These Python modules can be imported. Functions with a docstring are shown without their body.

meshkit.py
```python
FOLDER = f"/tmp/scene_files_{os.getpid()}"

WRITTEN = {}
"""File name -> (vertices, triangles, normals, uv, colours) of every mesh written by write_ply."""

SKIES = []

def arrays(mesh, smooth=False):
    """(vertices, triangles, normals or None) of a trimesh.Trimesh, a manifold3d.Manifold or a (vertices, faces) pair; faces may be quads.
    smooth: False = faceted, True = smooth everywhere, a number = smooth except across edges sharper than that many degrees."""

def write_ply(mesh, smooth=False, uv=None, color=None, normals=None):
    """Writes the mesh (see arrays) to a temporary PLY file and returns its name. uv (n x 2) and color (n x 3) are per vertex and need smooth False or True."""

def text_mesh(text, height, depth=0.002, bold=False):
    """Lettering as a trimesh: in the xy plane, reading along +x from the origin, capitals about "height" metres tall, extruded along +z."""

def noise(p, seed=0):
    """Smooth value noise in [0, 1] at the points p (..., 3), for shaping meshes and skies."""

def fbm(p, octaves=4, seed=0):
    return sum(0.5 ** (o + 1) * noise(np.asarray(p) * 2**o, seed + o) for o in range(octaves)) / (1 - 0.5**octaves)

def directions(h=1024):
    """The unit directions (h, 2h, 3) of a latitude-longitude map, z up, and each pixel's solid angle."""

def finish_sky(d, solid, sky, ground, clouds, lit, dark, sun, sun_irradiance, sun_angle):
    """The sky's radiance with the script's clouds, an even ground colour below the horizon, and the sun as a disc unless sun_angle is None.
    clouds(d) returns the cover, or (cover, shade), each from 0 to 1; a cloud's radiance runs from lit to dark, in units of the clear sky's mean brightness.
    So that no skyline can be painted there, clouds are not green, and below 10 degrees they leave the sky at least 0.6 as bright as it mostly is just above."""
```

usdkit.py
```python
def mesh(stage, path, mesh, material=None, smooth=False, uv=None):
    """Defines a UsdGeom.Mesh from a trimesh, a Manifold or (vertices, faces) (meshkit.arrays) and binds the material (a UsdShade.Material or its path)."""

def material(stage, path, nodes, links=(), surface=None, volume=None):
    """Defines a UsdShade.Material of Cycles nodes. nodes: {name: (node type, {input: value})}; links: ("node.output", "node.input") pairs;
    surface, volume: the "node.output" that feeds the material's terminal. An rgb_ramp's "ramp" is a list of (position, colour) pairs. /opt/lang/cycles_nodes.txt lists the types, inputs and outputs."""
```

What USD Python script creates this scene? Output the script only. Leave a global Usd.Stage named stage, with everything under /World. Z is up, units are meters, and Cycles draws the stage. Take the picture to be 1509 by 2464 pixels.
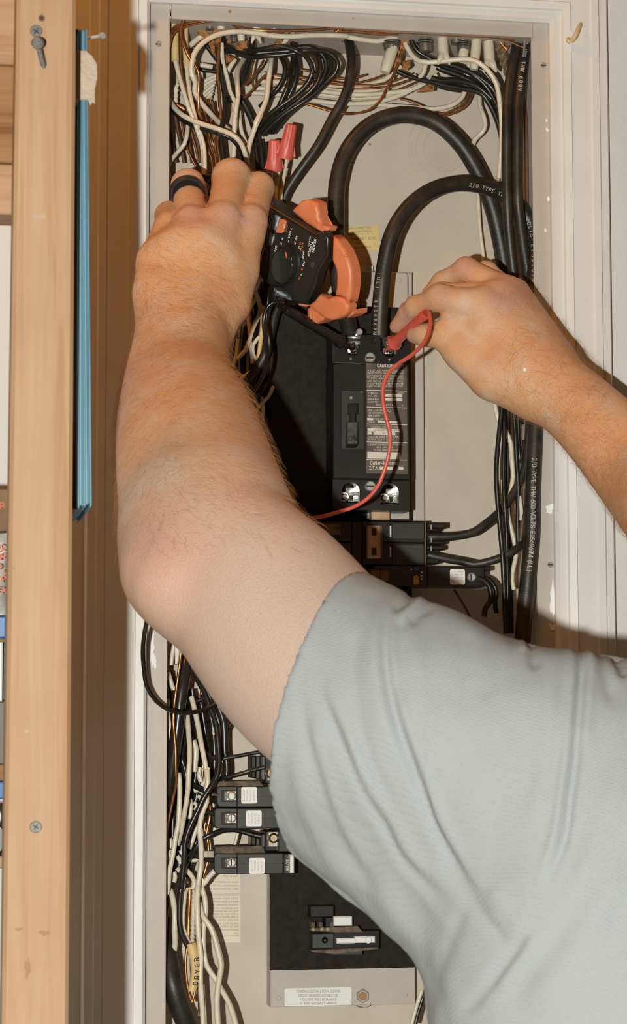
import math, random, re
import numpy as np, trimesh, manifold3d, usdkit, meshkit
from shapely.geometry import Polygon, Point, box as sbox
from shapely.ops import unary_union
from pxr import Usd, UsdGeom, UsdLux, UsdShade, Gf, Sdf, Vt

random.seed(4); np.random.seed(4)
stage = Usd.Stage.CreateInMemory()
UsdGeom.SetStageUpAxis(stage, UsdGeom.Tokens.z); UsdGeom.SetStageMetersPerUnit(stage, 1.0)
world = UsdGeom.Xform.Define(stage, '/World'); stage.SetDefaultPrim(world.GetPrim())

# ---------------------------------------------------------------- camera
W, H, FPX, DIST = 1509, 2464, 5500.0, 2.10
PSI, THETA, ROLL = math.radians(10.0), math.radians(5.35), math.radians(-0.1)
_f = np.array([math.sin(PSI)*math.cos(THETA), math.cos(PSI)*math.cos(THETA), math.sin(THETA)])
_r = np.array([math.cos(PSI), -math.sin(PSI), 0.0]); _u = np.cross(_r, _f)
CF, CR, CU = _f, _r*math.cos(ROLL)+_u*math.sin(ROLL), _u*math.cos(ROLL)-_r*math.sin(ROLL)
CPOS = np.array([0.0, 0.0, 1.45]) - DIST*CF
cam = UsdGeom.Camera.Define(stage, '/World/camera')
cam.AddTransformOp().Set(Gf.Matrix4d(*CR, 0, *CU, 0, *(-CF), 0, *CPOS, 1))
cam.CreateHorizontalApertureAttr(24.0); cam.CreateVerticalApertureAttr(24.0*H/W)
cam.CreateFocalLengthAttr(24.0*FPX/W); cam.CreateClippingRangeAttr(Gf.Vec2f(0.05, 60))
cam.CreateFStopAttr(20.0); cam.CreateFocusDistanceAttr(2.06); cam.CreateExposureAttr(0.0)

# ---------------------------------------------------------------- light: one hand-held flash beside the lens, dim tungsten room glow
fl = UsdLux.SphereLight.Define(stage, '/World/flash')
FLASH_R = 0.012
fl.CreateRadiusAttr(FLASH_R); fl.CreateIntensityAttr(25500.0); fl.CreateColorAttr(Gf.Vec3f(1.0, 1.0, 0.93))
fl.AddTranslateOp().Set(Gf.Vec3d(*(CPOS - 0.147*CR - 0.028*CU)))
dome = UsdLux.DomeLight.Define(stage, '/World/room_glow')
dome.CreateIntensityAttr(1.0); dome.CreateColorAttr(Gf.Vec3f(0.030, 0.012, 0.002))
lamp = UsdLux.SphereLight.Define(stage, '/World/ceiling_bulb')         # tungsten bulb overhead, close to the wall
lamp.CreateRadiusAttr(0.07); lamp.CreateIntensityAttr(76.0); lamp.CreateColorAttr(Gf.Vec3f(1.0, 0.33, 0.01)); lamp.AddTranslateOp().Set(Gf.Vec3d(-0.55, -0.45, 2.65))

# ---------------------------------------------------------------- helpers
def ray(px, py): return CF + CR*((px-W/2)/FPX) - CU*((py-H/2)/FPX)
def at(px, py, Y):
    d = ray(px, py); return CPOS + d*((Y-CPOS[1])/d[1])
def scale_at(Y): return (Y-CPOS[1])/CF[1]/FPX          # metres per pixel on the plane y = Y
def project(v):
    q = np.asarray(v) - CPOS; z = q@CF
    return np.stack([W/2+FPX*(q@CR)/z, H/2-FPX*(q@CU)/z], -1)
CROPS = {'A':(400,20,.15905),'B':(400,220,.15905),'C':(600,40,.1723),'D':(1060,60,.18556),'E':(1140,960,.23529),'F':(380,1500,.16238),
 'G':(380,1840,.15905),'H':(380,2100,.1723),'K':(500,1760,.14608),'M':(760,500,.15905),'N':(680,1240,.27833),'P':(700,2150,.1723),
 'Q':(640,480,.09743),'R':(1180,0,.21803),'T':(400,0,.33135),'U':(800,0,.36448),'S':(0,0,.2841),'V':(1100,300,.52774),'X':(780,640,.25974),
 'Y':(300,1450,.27833),'Z':(380,1900,.444),'L':(540,640,.25172),'J':(300,360,.26508),'I':(900,600,.33135),'O':(580,440,.21206),
 'W':(700,1180,.4109),'S2':(650,1330,.56925),'p':(0,0,1.0)}
def cv(c, pts):
    ox, oy, s = CROPS[c]; return [(ox+s*p[0], oy+s*p[1], *p[2:]) for p in pts]

def lin(c):
    c = np.asarray(c, float)/255; return np.where(c <= .04045, c/12.92, ((c+.055)/1.055)**2.4)
ILL = np.array([.66, .62, .56])
def alb(c, Y=0.0, amb=.55):
    e = ILL*(2.1/(2.1+Y))**2 + amb*np.array([.19, .08, .016]); return tuple(float(x) for x in np.clip(lin(c)/e*.79, .002, .80))

_mats = {}
def mat(name, c, c2=None, rough=.5, metal=0, spec=.5, nscale=60, ndetail=3, bump=0, bscale=None, stretch=None, coat=0, sss=0, ramp=(.35, .65), extra=None):
    if name in _mats: return _mats[name]
    nodes = {'g': ('geometry', {}), 'p': ('principled_bsdf', {'base_color': c, 'roughness': rough, 'metallic': metal, 'specular_ior_level': spec, 'coat_weight': coat})}
    links = []; vec = 'g.position'
    if sss: nodes['p'][1].update({'subsurface_weight': sss, 'subsurface_radius': (1.0, .35, .18), 'subsurface_scale': .006})
    if stretch is not None:
        nodes['m'] = ('mapping', {'scale': stretch}); links.append(('g.position', 'm.vector')); vec = 'm.vector'
    if c2 is not None:
        nodes['n'] = ('noise_texture', {'scale': nscale, 'detail': ndetail, 'roughness': .6}); links.append((vec, 'n.vector'))
        nodes['r'] = ('rgb_ramp', {'ramp': [(ramp[0], c), (ramp[1], c2)]}); links += [('n.fac', 'r.fac'), ('r.color', 'p.base_color')]
    if bump:
        nodes['bn'] = ('noise_texture', {'scale': bscale or nscale*4, 'detail': 3}); links.append((vec, 'bn.vector'))
        nodes['b'] = ('bump', {'strength': 1.0, 'distance': bump}); links += [('bn.fac', 'b.height'), ('b.normal', 'p.normal')]
    if extra: extra(nodes, links)
    _mats[name] = usdkit.material(stage, '/World/Looks/'+name, nodes, links, surface='p.BSDF')
    return _mats[name]

_names = {}
def numbered(path):
    k = _names.get(path, 0); _names[path] = k+1
    return path if k == 0 else f'{path}_{k:03d}'
_org = {}
def tag(prim, label=None, cat=None, group=None, kind=None):
    for k, v in (('label', label), ('category', cat), ('group', group), ('kind', kind)):
        if v: prim.SetCustomDataByKey(k, v)
    return prim
def thing(name, label, cat, loc, group=None, kind=None):
    x = UsdGeom.Xform.Define(stage, numbered('/World/'+name)); loc = np.asarray(loc, float)
    x.AddTranslateOp().Set(Gf.Vec3d(*loc)); _org[str(x.GetPath())] = loc
    return tag(x.GetPrim(), label, cat, group, kind)
def arr(m):
    if hasattr(m, 'to_mesh'):
        q = m.to_mesh(); return trimesh.Trimesh(q.vert_properties[:, :3], q.tri_verts, process=False)
    return m
def part(name, mesh, m, parent, label=None, smooth=35, kind=None):
    pp = str(parent.GetPath()); path = numbered(pp+'/'+name); o = _org.get(pp, np.zeros(3)); mesh = arr(mesh)
    q = trimesh.Trimesh(np.asarray(mesh.vertices)-o, mesh.faces, process=False)
    _org[path] = o
    return tag(usdkit.mesh(stage, path, q, m, smooth=smooth).GetPrim(), label, kind=kind)
def one(name, mesh, m, label, cat, group=None, kind=None, smooth=35):
    mesh = arr(mesh); v = np.asarray(mesh.vertices); o = (v.min(0)+v.max(0))/2; o[2] = v[:, 2].min()
    path = numbered('/World/'+name)
    g = usdkit.mesh(stage, path, trimesh.Trimesh(v-o, mesh.faces, process=False), m, smooth=smooth)
    g.AddTranslateOp().Set(Gf.Vec3d(*o)); _org[path] = o
    return tag(g.GetPrim(), label, cat, group, kind)
def struct(name, mesh, m, label=None, smooth=False): return one(name, mesh, m, label, None, kind='structure', smooth=smooth)
cat_ = trimesh.util.concatenate

class Plane:
    def __init__(s, P0, n, e1): s.P, s.n = np.asarray(P0, float), np.asarray(n, float)/np.linalg.norm(n); e1 = np.asarray(e1, float); e1 = e1-(e1@s.n)*s.n; s.e1 = e1/np.linalg.norm(e1); s.e2 = np.cross(s.n, s.e1)
    def hit(s, px, py):
        d = ray(px, py); return CPOS + d*(((s.P-CPOS)@s.n)/(d@s.n))
    def uv(s, px, py): q = s.hit(px, py)-s.P; return np.array([q@s.e1, q@s.e2])
    def xyz(s, uv, h=0.0): uv = np.atleast_2d(uv); return s.P + uv[:, :1]*s.e1 + uv[:, 1:2]*s.e2 + np.reshape(h, (-1, 1))*s.n
    def lift(s, h): return Plane(s.P+h*s.n, s.n, s.e1)
def VP(Y): return Plane((0, Y, 1.45), (0, -1, 0), (1, 0, 0))     # upright plane facing the room

def offset_ring(r, d):
    """inward offset of a ccw ring by mitres"""
    r = np.asarray(r); a = np.roll(r, 1, 0); b = np.roll(r, -1, 0)
    t1 = (r-a)/np.maximum(np.linalg.norm(r-a, axis=1, keepdims=True), 1e-9); t2 = (b-r)/np.maximum(np.linalg.norm(b-r, axis=1, keepdims=True), 1e-9)
    n1 = np.stack([-t1[:, 1], t1[:, 0]], 1); n2 = np.stack([-t2[:, 1], t2[:, 0]], 1); m = n1+n2
    m = m/np.maximum(np.linalg.norm(m, axis=1, keepdims=True), 1e-9); k = np.maximum((m*n1).sum(1, keepdims=True), .45)
    return r + m*d/k
def ext_uv(pl, ring, depth, bevel=0.0, front=0.0, steps=1):
    """solid with its face in plane pl (raised by front), going back by depth, rim bevelled"""
    p = Polygon(ring)
    if not p.exterior.is_ccw: ring = ring[::-1]
    ring = np.asarray(ring, float); n = len(ring); layers = []
    if bevel > 0:
        for k in range(steps+1):
            a = k/steps*math.pi/2; layers.append((offset_ring(ring, bevel*(1-math.sin(a))), front-bevel*(1-math.cos(a))))
    else: layers.append((ring, front))
    layers.append((ring, front-depth))
    V = np.vstack([pl.xyz(r, np.full(n, h)) for r, h in layers]); F = []
    for k in range(len(layers)-1):
        a = np.arange(n)+k*n; b = (np.arange(n)+1) % n+k*n
        F += [np.stack([a, a+n, b], 1), np.stack([b, a+n, b+n], 1)]
    try:
        tv, tf = trimesh.creation.triangulate_polygon(Polygon(layers[0][0]), engine='earcut')
        ok = True
    except Exception: ok = False
    if not ok: tv, tf = layers[0][0], np.array([[0, i, i+1] for i in range(1, n-1)])
    tf = np.asarray(tf); e = tv[tf]; cr = (e[:, 1, 0]-e[:, 0, 0])*(e[:, 2, 1]-e[:, 0, 1])-(e[:, 1, 1]-e[:, 0, 1])*(e[:, 2, 0]-e[:, 0, 0])
    tf = np.where(cr[:, None] > 0, tf, tf[:, ::-1])
    idx = np.array([int(np.argmin(((layers[0][0]-q)**2).sum(1))) for q in tv]); tf = idx[tf]
    F += [tf, tf[:, ::-1]+(len(layers)-1)*n]
    m = trimesh.Trimesh(V, np.vstack(F), process=False); return m
def ext(pl, pts, depth, bevel=0.0, front=0.0, steps=1):
    if not isinstance(pl, Plane): pl = VP(pl)
    return ext_uv(pl, np.array([pl.uv(x, y) for x, y in pts]), depth, bevel, front, steps)
def rect_uv(pl, x0, y0, x1, y1):
    xc, yc = (x0+x1)/2, (y0+y1)/2
    a, b, c, d = pl.uv(x0, yc), pl.uv(x1, yc), pl.uv(xc, y0), pl.uv(xc, y1)
    return a[0], b[0], d[1], c[1]
def boxpx(Y, x0, y0, x1, y1, depth, bevel=0.0006, front=0.0, corner=0, n=4):
    pl = Y if isinstance(Y, Plane) else VP(Y); u0, u1, v0, v1 = rect_uv(pl, x0, y0, x1, y1)
    if corner:
        c = min(corner*scale_at(pl.P[1]), (u1-u0)*.49, (v1-v0)*.49); ring = []
        for cx, cy, a0 in ((u1-c, v1-c, 0), (u0+c, v1-c, 90), (u0+c, v0+c, 180), (u1-c, v0+c, 270)):
            ring += [(cx+c*math.cos(math.radians(a0+90*k/n)), cy+c*math.sin(math.radians(a0+90*k/n))) for k in range(n+1)]
    else: ring = [(u0, v0), (u1, v0), (u1, v1), (u0, v1)]
    return ext_uv(pl, np.array(ring), depth, bevel, front)
def solid(poly, pl, depth, front=0.0):
    """shapely polygon (with holes) in plane coordinates -> solid"""
    ms = []
    for g in getattr(poly, 'geoms', [poly]):
        m = trimesh.creation.extrude_polygon(g, depth, engine='earcut'); v = np.asarray(m.vertices)
        ms.append(trimesh.Trimesh(pl.xyz(v[:, :2], front-depth+v[:, 2]), m.faces, process=False))
    return cat_(ms)
def box3(lo, hi, bevel=0):
    lo, hi = np.asarray(lo, float), np.asarray(hi, float)
    if not bevel: m = trimesh.creation.box(hi-lo); m.apply_translation((lo+hi)/2); return m
    c = [np.array([x, y, z]) for x in (lo[0]+bevel, hi[0]-bevel) for y in (lo[1]+bevel, hi[1]-bevel) for z in (lo[2]+bevel, hi[2]-bevel)]
    P = np.vstack([q+np.vstack([np.eye(3), -np.eye(3)])*bevel for q in c]); return trimesh.convex.convex_hull(P)
def lathe(prof, P, axis, n=24):
    """profile [(r, h)] turned about axis from P; open ends are closed at r=0"""
    axis = np.asarray(axis, float)/np.linalg.norm(axis); t = np.array([1, 0, 0]) if abs(axis[0]) < .8 else np.array([0, 1, 0])
    e1 = np.cross(axis, t); e1 /= np.linalg.norm(e1); e2 = np.cross(axis, e1); a = np.arange(n)/n*2*math.pi
    prof = list(prof)
    V = np.vstack([np.asarray(P)+h*axis+max(r, 1e-5)*(np.cos(a)[:, None]*e1+np.sin(a)[:, None]*e2) for r, h in prof]); F = []
    for k in range(len(prof)-1):
        i = np.arange(n)+k*n; j = (np.arange(n)+1) % n+k*n; F += [np.stack([i, j, i+n], 1), np.stack([j, j+n, i+n], 1)]
    m = trimesh.Trimesh(V, np.vstack(F), process=False)
    fan = np.array([[0, k+1, k] for k in range(1, n-1)]); e = (len(prof)-1)*n
    return trimesh.Trimesh(V, np.vstack([m.faces, fan, fan[:, ::-1]+e]), process=False)
def smooth_path(P, step):
    P = np.asarray(P, float)
    if len(P) == 2: P = np.array([P[0], (P[0]+P[1])/2, P[1]])
    Q = np.vstack([2*P[0]-P[1], P, 2*P[-1]-P[-2]]); out = []
    for i in range(1, len(Q)-2):
        p0, p1, p2, p3 = Q[i-1:i+3]; n = max(2, int(np.linalg.norm((p2-p1)[:3])/step)); t = np.arange(n)[:, None]/n
        d0, d1, d2 = (max(np.linalg.norm(b[:3]-a[:3]), 1e-6)**.5 for a, b in ((p0, p1), (p1, p2), (p2, p3)))
        m1 = (p2-p1)*1.0 - 0*p0; m1 = d1*((p1-p0)/d0-(p2-p0)/(d0+d1)+(p2-p1)/d1); m2 = d1*((p2-p1)/d1-(p3-p1)/(d1+d2)+(p3-p2)/d2)
        t2, t3 = t*t, t**3; out.append((2*t3-3*t2+1)*p1+(t3-2*t2+t)*m1+(-2*t3+3*t2)*p2+(t3-t2)*m2)
    out.append(Q[-2:-1]); return np.vstack(out)
def tube(P, r, n=10, cap=True, flat=None):
    P = np.asarray(P, float); k = len(P); r = np.broadcast_to(np.asarray(r, float), (k,))
    T = np.gradient(P, axis=0); T /= np.maximum(np.linalg.norm(T, axis=1, keepdims=True), 1e-9)
    e = np.cross(T[0], [0.13, 1, .21]); e /= np.linalg.norm(e); a = np.arange(n)/n*2*math.pi; V = []
    for i in range(k):
        e = e-(e@T[i])*T[i]; e /= np.linalg.norm(e); b = np.cross(T[i], e)
        V.append(P[i]+r[i]*(np.cos(a)[:, None]*e+np.sin(a)[:, None]*b))
    V = np.vstack(V); F = []
    for i in range(k-1):
        x = np.arange(n)+i*n; y = (np.arange(n)+1) % n+i*n; F += [np.stack([x, y, x+n], 1), np.stack([y, y+n, x+n], 1)]
    fan = np.array([[0, q+1, q] for q in range(1, n-1)])
    F += [fan, fan[:, ::-1]+(k-1)*n]
    return trimesh.Trimesh(V, np.vstack(F), process=False)
def pxpath(pts, step=.006):
    """pixel points (x, y, Y) -> smooth 3D path"""
    return smooth_path(np.array([at(*p) for p in pts]), step)
def pxtube(pts, rpx, n=10, step=.006):
    P = pxpath(pts, step); Ym = np.mean([p[2] for p in pts])
    return tube(P, np.asarray(rpx)*scale_at(Ym) if np.ndim(rpx) == 0 else np.interp(np.linspace(0, 1, len(P)), np.linspace(0, 1, len(rpx)), rpx)*scale_at(Ym), n)
_txt = {}
def text_on(pl, text, x0, y0, x1, y1, hpx, thick=.00025, bold=False, front=0.0):
    """lettering in plane pl, baseline from pixel (x0,y0) to (x1,y1), capitals hpx tall"""
    key = (text, bold)
    if key not in _txt: _txt[key] = meshkit.text_mesh(text, 1.0, 1.0, bold)
    m = _txt[key]; v = np.asarray(m.vertices).copy(); w = max(v[:, 0].max(), 1e-6)
    a, b = pl.uv(x0, y0), pl.uv(x1, y1); d = b-a; L = np.linalg.norm(d); d = d/L; up = np.array([-d[1], d[0]])
    hs = hpx*scale_at(pl.P[1]); uv = a+np.outer(v[:, 0]/w*L, d)+np.outer(v[:, 1]*hs, up)
    return trimesh.Trimesh(pl.xyz(uv, front+v[:, 2]*thick), m.faces, process=False)
def text_block(pl, lines, front=0.0, bold=False):
    return cat_([text_on(pl, t, x0, y, x1, y, h, front=front, bold=bold) for t, x0, x1, y, h in lines])
def text_along(pts, text, hpx, rpx, off=0.0, frac=(0, 1), flip=False, bold=True):
    """letters laid one by one along a cable, on the side facing the room"""
    P = pxpath(pts, .002); s = np.concatenate([[0], np.cumsum(np.linalg.norm(np.diff(P, axis=0), axis=1))]); L = s[-1]; ms = []
    n = len(text)
    for i, ch in enumerate(text):
        if ch == ' ': continue
        q = (frac[0]+(frac[1]-frac[0])*(i+.5)/n)*L; c = np.array([np.interp(q, s, P[:, k]) for k in range(3)]); c2 = np.array([np.interp(min(q+.004, L), s, P[:, k]) for k in range(3)])
        c1 = np.array([np.interp(max(q-.004, 0), s, P[:, k]) for k in range(3)])
        t = c2-c1; t /= np.linalg.norm(t); t = -t if flip else t; view = CPOS-c; view /= np.linalg.norm(view); up = np.cross(view, t); up /= np.linalg.norm(up); nn = np.cross(t, up)
        R = rpx*scale_at(c[1]); hs = hpx*scale_at(c[1]); a = off
        m = _txt.setdefault((ch, bold), meshkit.text_mesh(ch, 1.0, 1.0, bold)); v = np.asarray(m.vertices); w = v[:, 0].max()
        yy = (v[:, 1]-.5)*hs + a*R; ang = np.arcsin(np.clip(yy/R, -.95, .95)); RR = R+v[:, 2]*.0003
        ms.append(trimesh.Trimesh(c+np.outer((v[:, 0]-w/2)*hs, t)+np.outer(np.sin(ang)*RR, up)+np.outer(np.cos(ang)*RR, nn), m.faces, process=False))
    return cat_(ms)
# ---------------------------------------------------------------- materials
WALLC = alb((214,201,184)); 
M_wall = mat('wall_paint', WALLC, alb((210,197,179)), .75, nscale=14, bump=.0004, bscale=260)
M_trim = mat('trim_paint', alb((218,205,188)), alb((211,197,179)), .42, nscale=9, bump=.0002, bscale=120)
M_floor = mat('floor_concrete', (.22,.20,.18), (.30,.28,.25), .8, nscale=6, bump=.001)
M_grey = mat('panel_grey', alb((182,164,144),.03), alb((176,158,138),.03), .45, nscale=20, bump=.00008, bscale=700, spec=.35)
M_greyd = mat('panel_grey_back', alb((184,166,143),.085,.3), alb((177,159,136),.085,.3), .5, nscale=25, bump=.00008, bscale=700, spec=.35)
M_ins = mat('fibre_board', (.009,.0065,.0042), (.019,.0145,.009), .8, nscale=160, ndetail=6, bump=.0003, bscale=400, spec=.3)
M_blk = mat('black_bakelite', (.006,.005,.004), (.013,.0115,.009), .34, nscale=45, ndetail=5, ramp=(.4,.8))
M_dust = mat('dusty_top', (.18,.135,.09), (.07,.055,.04), .9, nscale=120)
M_blk2 = mat('breaker_plastic', (.016,.015,.011), (.028,.026,.020), .42, nscale=60, ndetail=5)
M_clear = mat('smoky_terminal_cover', (.055,.05,.043), None, .12, spec=.6)
M_steel = mat('zinc_steel', (.58,.57,.53), (.42,.41,.37), .34, metal=.55, nscale=200)
M_alu = mat('aluminium_lug', (.80,.78,.73), (.55,.53,.5), .25, metal=1, nscale=150, bump=.0004, bscale=300)
M_conn = mat('die_cast_connector', (.20,.21,.18), (.36,.36,.31), .38, metal=.8, nscale=120)
M_cream = mat('sticker_paper', alb((222,210,192)), None, .6)
M_label = mat('breaker_label', (.075,.058,.042), (.10,.078,.056), .5, nscale=80)
M_ink = mat('label_ink', alb((205,186,160)), None, .7)
M_dink = mat('dark_ink', (.10,.085,.07), None, .8)
M_fink = mat('faded_ink', (.33,.28,.22), None, .8)
M_tan = mat('tan_plastic', alb((190,150,110)), alb((172,128,86)), .45, nscale=60)
M_brown = mat('brown_handle', (.16,.085,.035), (.12,.06,.022), .45, nscale=70)
M_blue = mat('blue_plastic', alb((12,92,150),-.31), None, .4)
M_orange = mat('orange_plastic', alb((222,126,80),-.05), alb((214,116,70),-.05), .42, nscale=50, bump=.00006, bscale=1500)
M_orangeb = mat('amber_button', alb((205,125,35)), None, .4)
M_paper = mat('aged_paper', alb((214,192,165),.08,.3), alb((206,184,158),.08,.3), .8, nscale=60)
M_yellow = mat('yellow_label', alb((205,176,112),.08,.3), alb((198,168,104),.08,.3), .7, nscale=60)
M_rust = mat('rust_spot', alb((165,115,65)), None, .9)
M_smear = mat('white_paint_smear', alb((226,216,202)), None, .7)
M_blackmark = mat('black_print', (.02,.018,.015), None, .7)

# ---------------------------------------------------------------- room shell
xL, xR, zT = at(357,1232,-.018)[0], at(1339,1000,-.018)[0], at(860,24,-.018)[2]
zB = at(800,2900,0)[2]
hole = sbox(xL+.004, zB, xR-.004, zT-.003)
shell = sbox(-2.2, 0, 2.6, 2.6).difference(hole)
PW = Plane((0,0,0),(0,-1,0),(1,0,0))
struct('wall_back', solid(shell, PW, .10), M_wall)
struct('floor', box3((-2.2,-3.4,-.05),(2.6,0.1,0)), M_floor)
def casing(name, kind):
    pr = [(0,0),(0,.010),(.003,.0135),(.0105,.0135),(.0115,.0165),(.0185,.018),(.0195,.0165),(.038,.0165),(.0395,.018),(.046,.018),(.0475,.016),(.0545,.0155),(.0565,.012),(.0565,0)]
    V=[]
    for o,p in pr:
        if kind=='L': a,b=(xL-o,-p,0.0),(xL-o,-p,zT+o)
        elif kind=='R': a,b=(xR+o,-p,0.0),(xR+o,-p,zT+o)
        else: a,b=(xL-o,-p,zT+o),(xR+o,-p,zT+o)
        V+= [a,b]
    V=np.array(V); n=len(pr); F=[]
    for k in range(n):
        a,b,c,d=2*k,2*k+1,2*((k+1)%n),2*((k+1)%n)+1; F+=[(a,b,c),(c,b,d)]
    for e in (0,1):
        tv,tf=trimesh.creation.triangulate_polygon(Polygon(pr),engine='earcut')
        for t in tf: F.append(tuple(2*int(np.argmin([abs(q[0]-tv[i][0])+abs(q[1]-tv[i][1]) for q in pr]))+e for i in t))
    m=trimesh.Trimesh(V,F,process=False); m.fix_normals()
    return struct(name,m,M_trim,smooth=25)
for i,k in enumerate('LTR'): casing('trim_%d'%(i+1),k)

# ---------------------------------------------------------------- panel box
fx0, fx1, fz1 = at(404,1232,-.003)[0], at(1297,1000,-.003)[0], at(848,69,-.003)[2]
BK = .085
gx0, gx1 = at(363,200,-.003)[0], at(1334,400,-.003)[0]; gz1 = at(850,34,-.003)[2]
panel = thing('electrical_panel','open grey steel electrical panel box set in the cream trimmed wall','electrical panel',((fx0+fx1)/2,.04,zB))
part('back_plate', box3((fx0-.003,BK,zB),(fx1+.003,BK+.0015,fz1+.02)), M_greyd, panel)
for nm,lo,hi in (('box_wall',(fx0-.003,0,zB),(fx0-.0015,BK,fz1+.02)),('box_wall',(fx1+.0015,0,zB),(fx1+.003,BK,fz1+.02)),('box_wall',(fx0,0,fz1+.002),(fx1,BK,fz1+.004)),('box_wall',(fx0,0,zB),(fx1,BK,zB+.002))):
    part(nm, box3(lo,hi), M_grey, panel)
part('flange', box3((gx0,-.003,zB),(fx0,-.0015,gz1+.012),.0005), M_grey, panel)
part('flange', box3((fx1-.0035,-.003,zB),(gx1,-.0015,at(1310,52,-.003)[2]),.0005), M_grey, panel)
part('flange', box3((fx0+.0012,-.005,fz1),(at(1283,80,-.005)[0],-.0015,at(850,30,-.005)[2]),.0005), M_grey, panel)
# ragged filler in the slit above the box
rs=np.random.RandomState(3)
for k in range(16):
    x=at(640+42*k,0,0)[0]+rs.uniform(-.004,.004); z=zT-.001-rs.uniform(0,.003); q=trimesh.creation.icosphere(1,.004); q.apply_scale((rs.uniform(.8,1.8),.5,rs.uniform(.4,.8))); q.vertices+=rs.normal(0,.0006,q.vertices.shape); q.apply_translation((x,-.001,z))
    part('caulk_blob', q, M_alu if k%3 else M_smear, panel)
# inner mounting pan, black fibre board, lower plate
part('mounting_pan', boxpx(.074,655,738,1024,2330,.009,.0008), M_grey, panel)
part('pan_tab', boxpx(.068,866,653,984,780,.004,.0015,corner=8), M_grey, panel)
part('pan_tab', boxpx(.071,960,655,993,760,.004,.0015), M_grey, panel)
part('fibre_board', boxpx(.046,650,736,992,2332,.003,.0004), M_ins, panel, 'black fibre insulating board')
part('cover_plate', boxpx(.060,653,2328,999,2420,.002,.0005), M_grey, panel)
part('plate_edge', boxpx(.0605,651,2105,655,2424,.022,.0004), M_grey, panel)
def disc(pl,px,py,r,h,bev=.0006,n=20):
    pl = pl if isinstance(pl,Plane) else VP(pl); s=scale_at(pl.P[1]); R=r*s
    return lathe([(0,h),(R-bev,h),(R,h-bev),(R,-.002),(0,-.002)],pl.hit(px,py),pl.n,n)
def ringtube(Y,px,py,r,t,a0=0,a1=360):
    c=at(px,py,Y); s=scale_at(Y); a=np.radians(np.linspace(a0,a1,40)); return tube(np.stack([c[0]+r*s*np.cos(a),np.full(40,Y),c[2]+r*s*np.sin(a)],1),t,6)
for r in (55,75,95): part('knockout_ring', ringtube(BK,1071,360,r,.00045), M_greyd, panel)
part('knockout_ring', ringtube(.060,871,2392,32,.0004,200,340), M_grey, panel)
part('knockout_ring', ringtube(.060,822,2318,16,.0004,200,360), M_grey, panel)
part('rivet', disc(.068,962,674,5.5,.0012), M_grey, panel)
for x,y in ((671,2402),(975,2394)): part('rivet', disc(.060,x,y,6,.0008), M_grey, panel)
for x,y in ((381,106),(1308,157),(1325,1359)):
    c=part('cover_screw', disc(-.003,x,y,7.5,.0015), M_steel, panel)
    part('slot', boxpx(-.0047,x-6,y-1.2,x+6,y+1.2,.0006,.0001), M_blackmark, c)
# hex bolt
hb=at(871.5,2396,.060); s=scale_at(.06)
hx=[(hb[0]+16*s*math.cos(math.radians(60*k+30)),hb[2]+17*s*math.sin(math.radians(60*k+30))) for k in range(6)]
pl=Plane((0,.060,0),(0,-1,0),(1,0,0))
b=part('hex_bolt', ext_uv(pl,np.array(hx),.006,.0008,.004), M_steel, panel)
part('bolt_end', disc(.0555,873,2397,9.5,.001), M_rust, b)
for x,y,r in ((553,28,4),(890,347,3.5),(842,32,2.5),(850,44,2)): part('rust_spot', disc(-.0052 if y<100 else BK,x,y,r,.0002,.0001,10), M_rust, panel)
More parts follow.
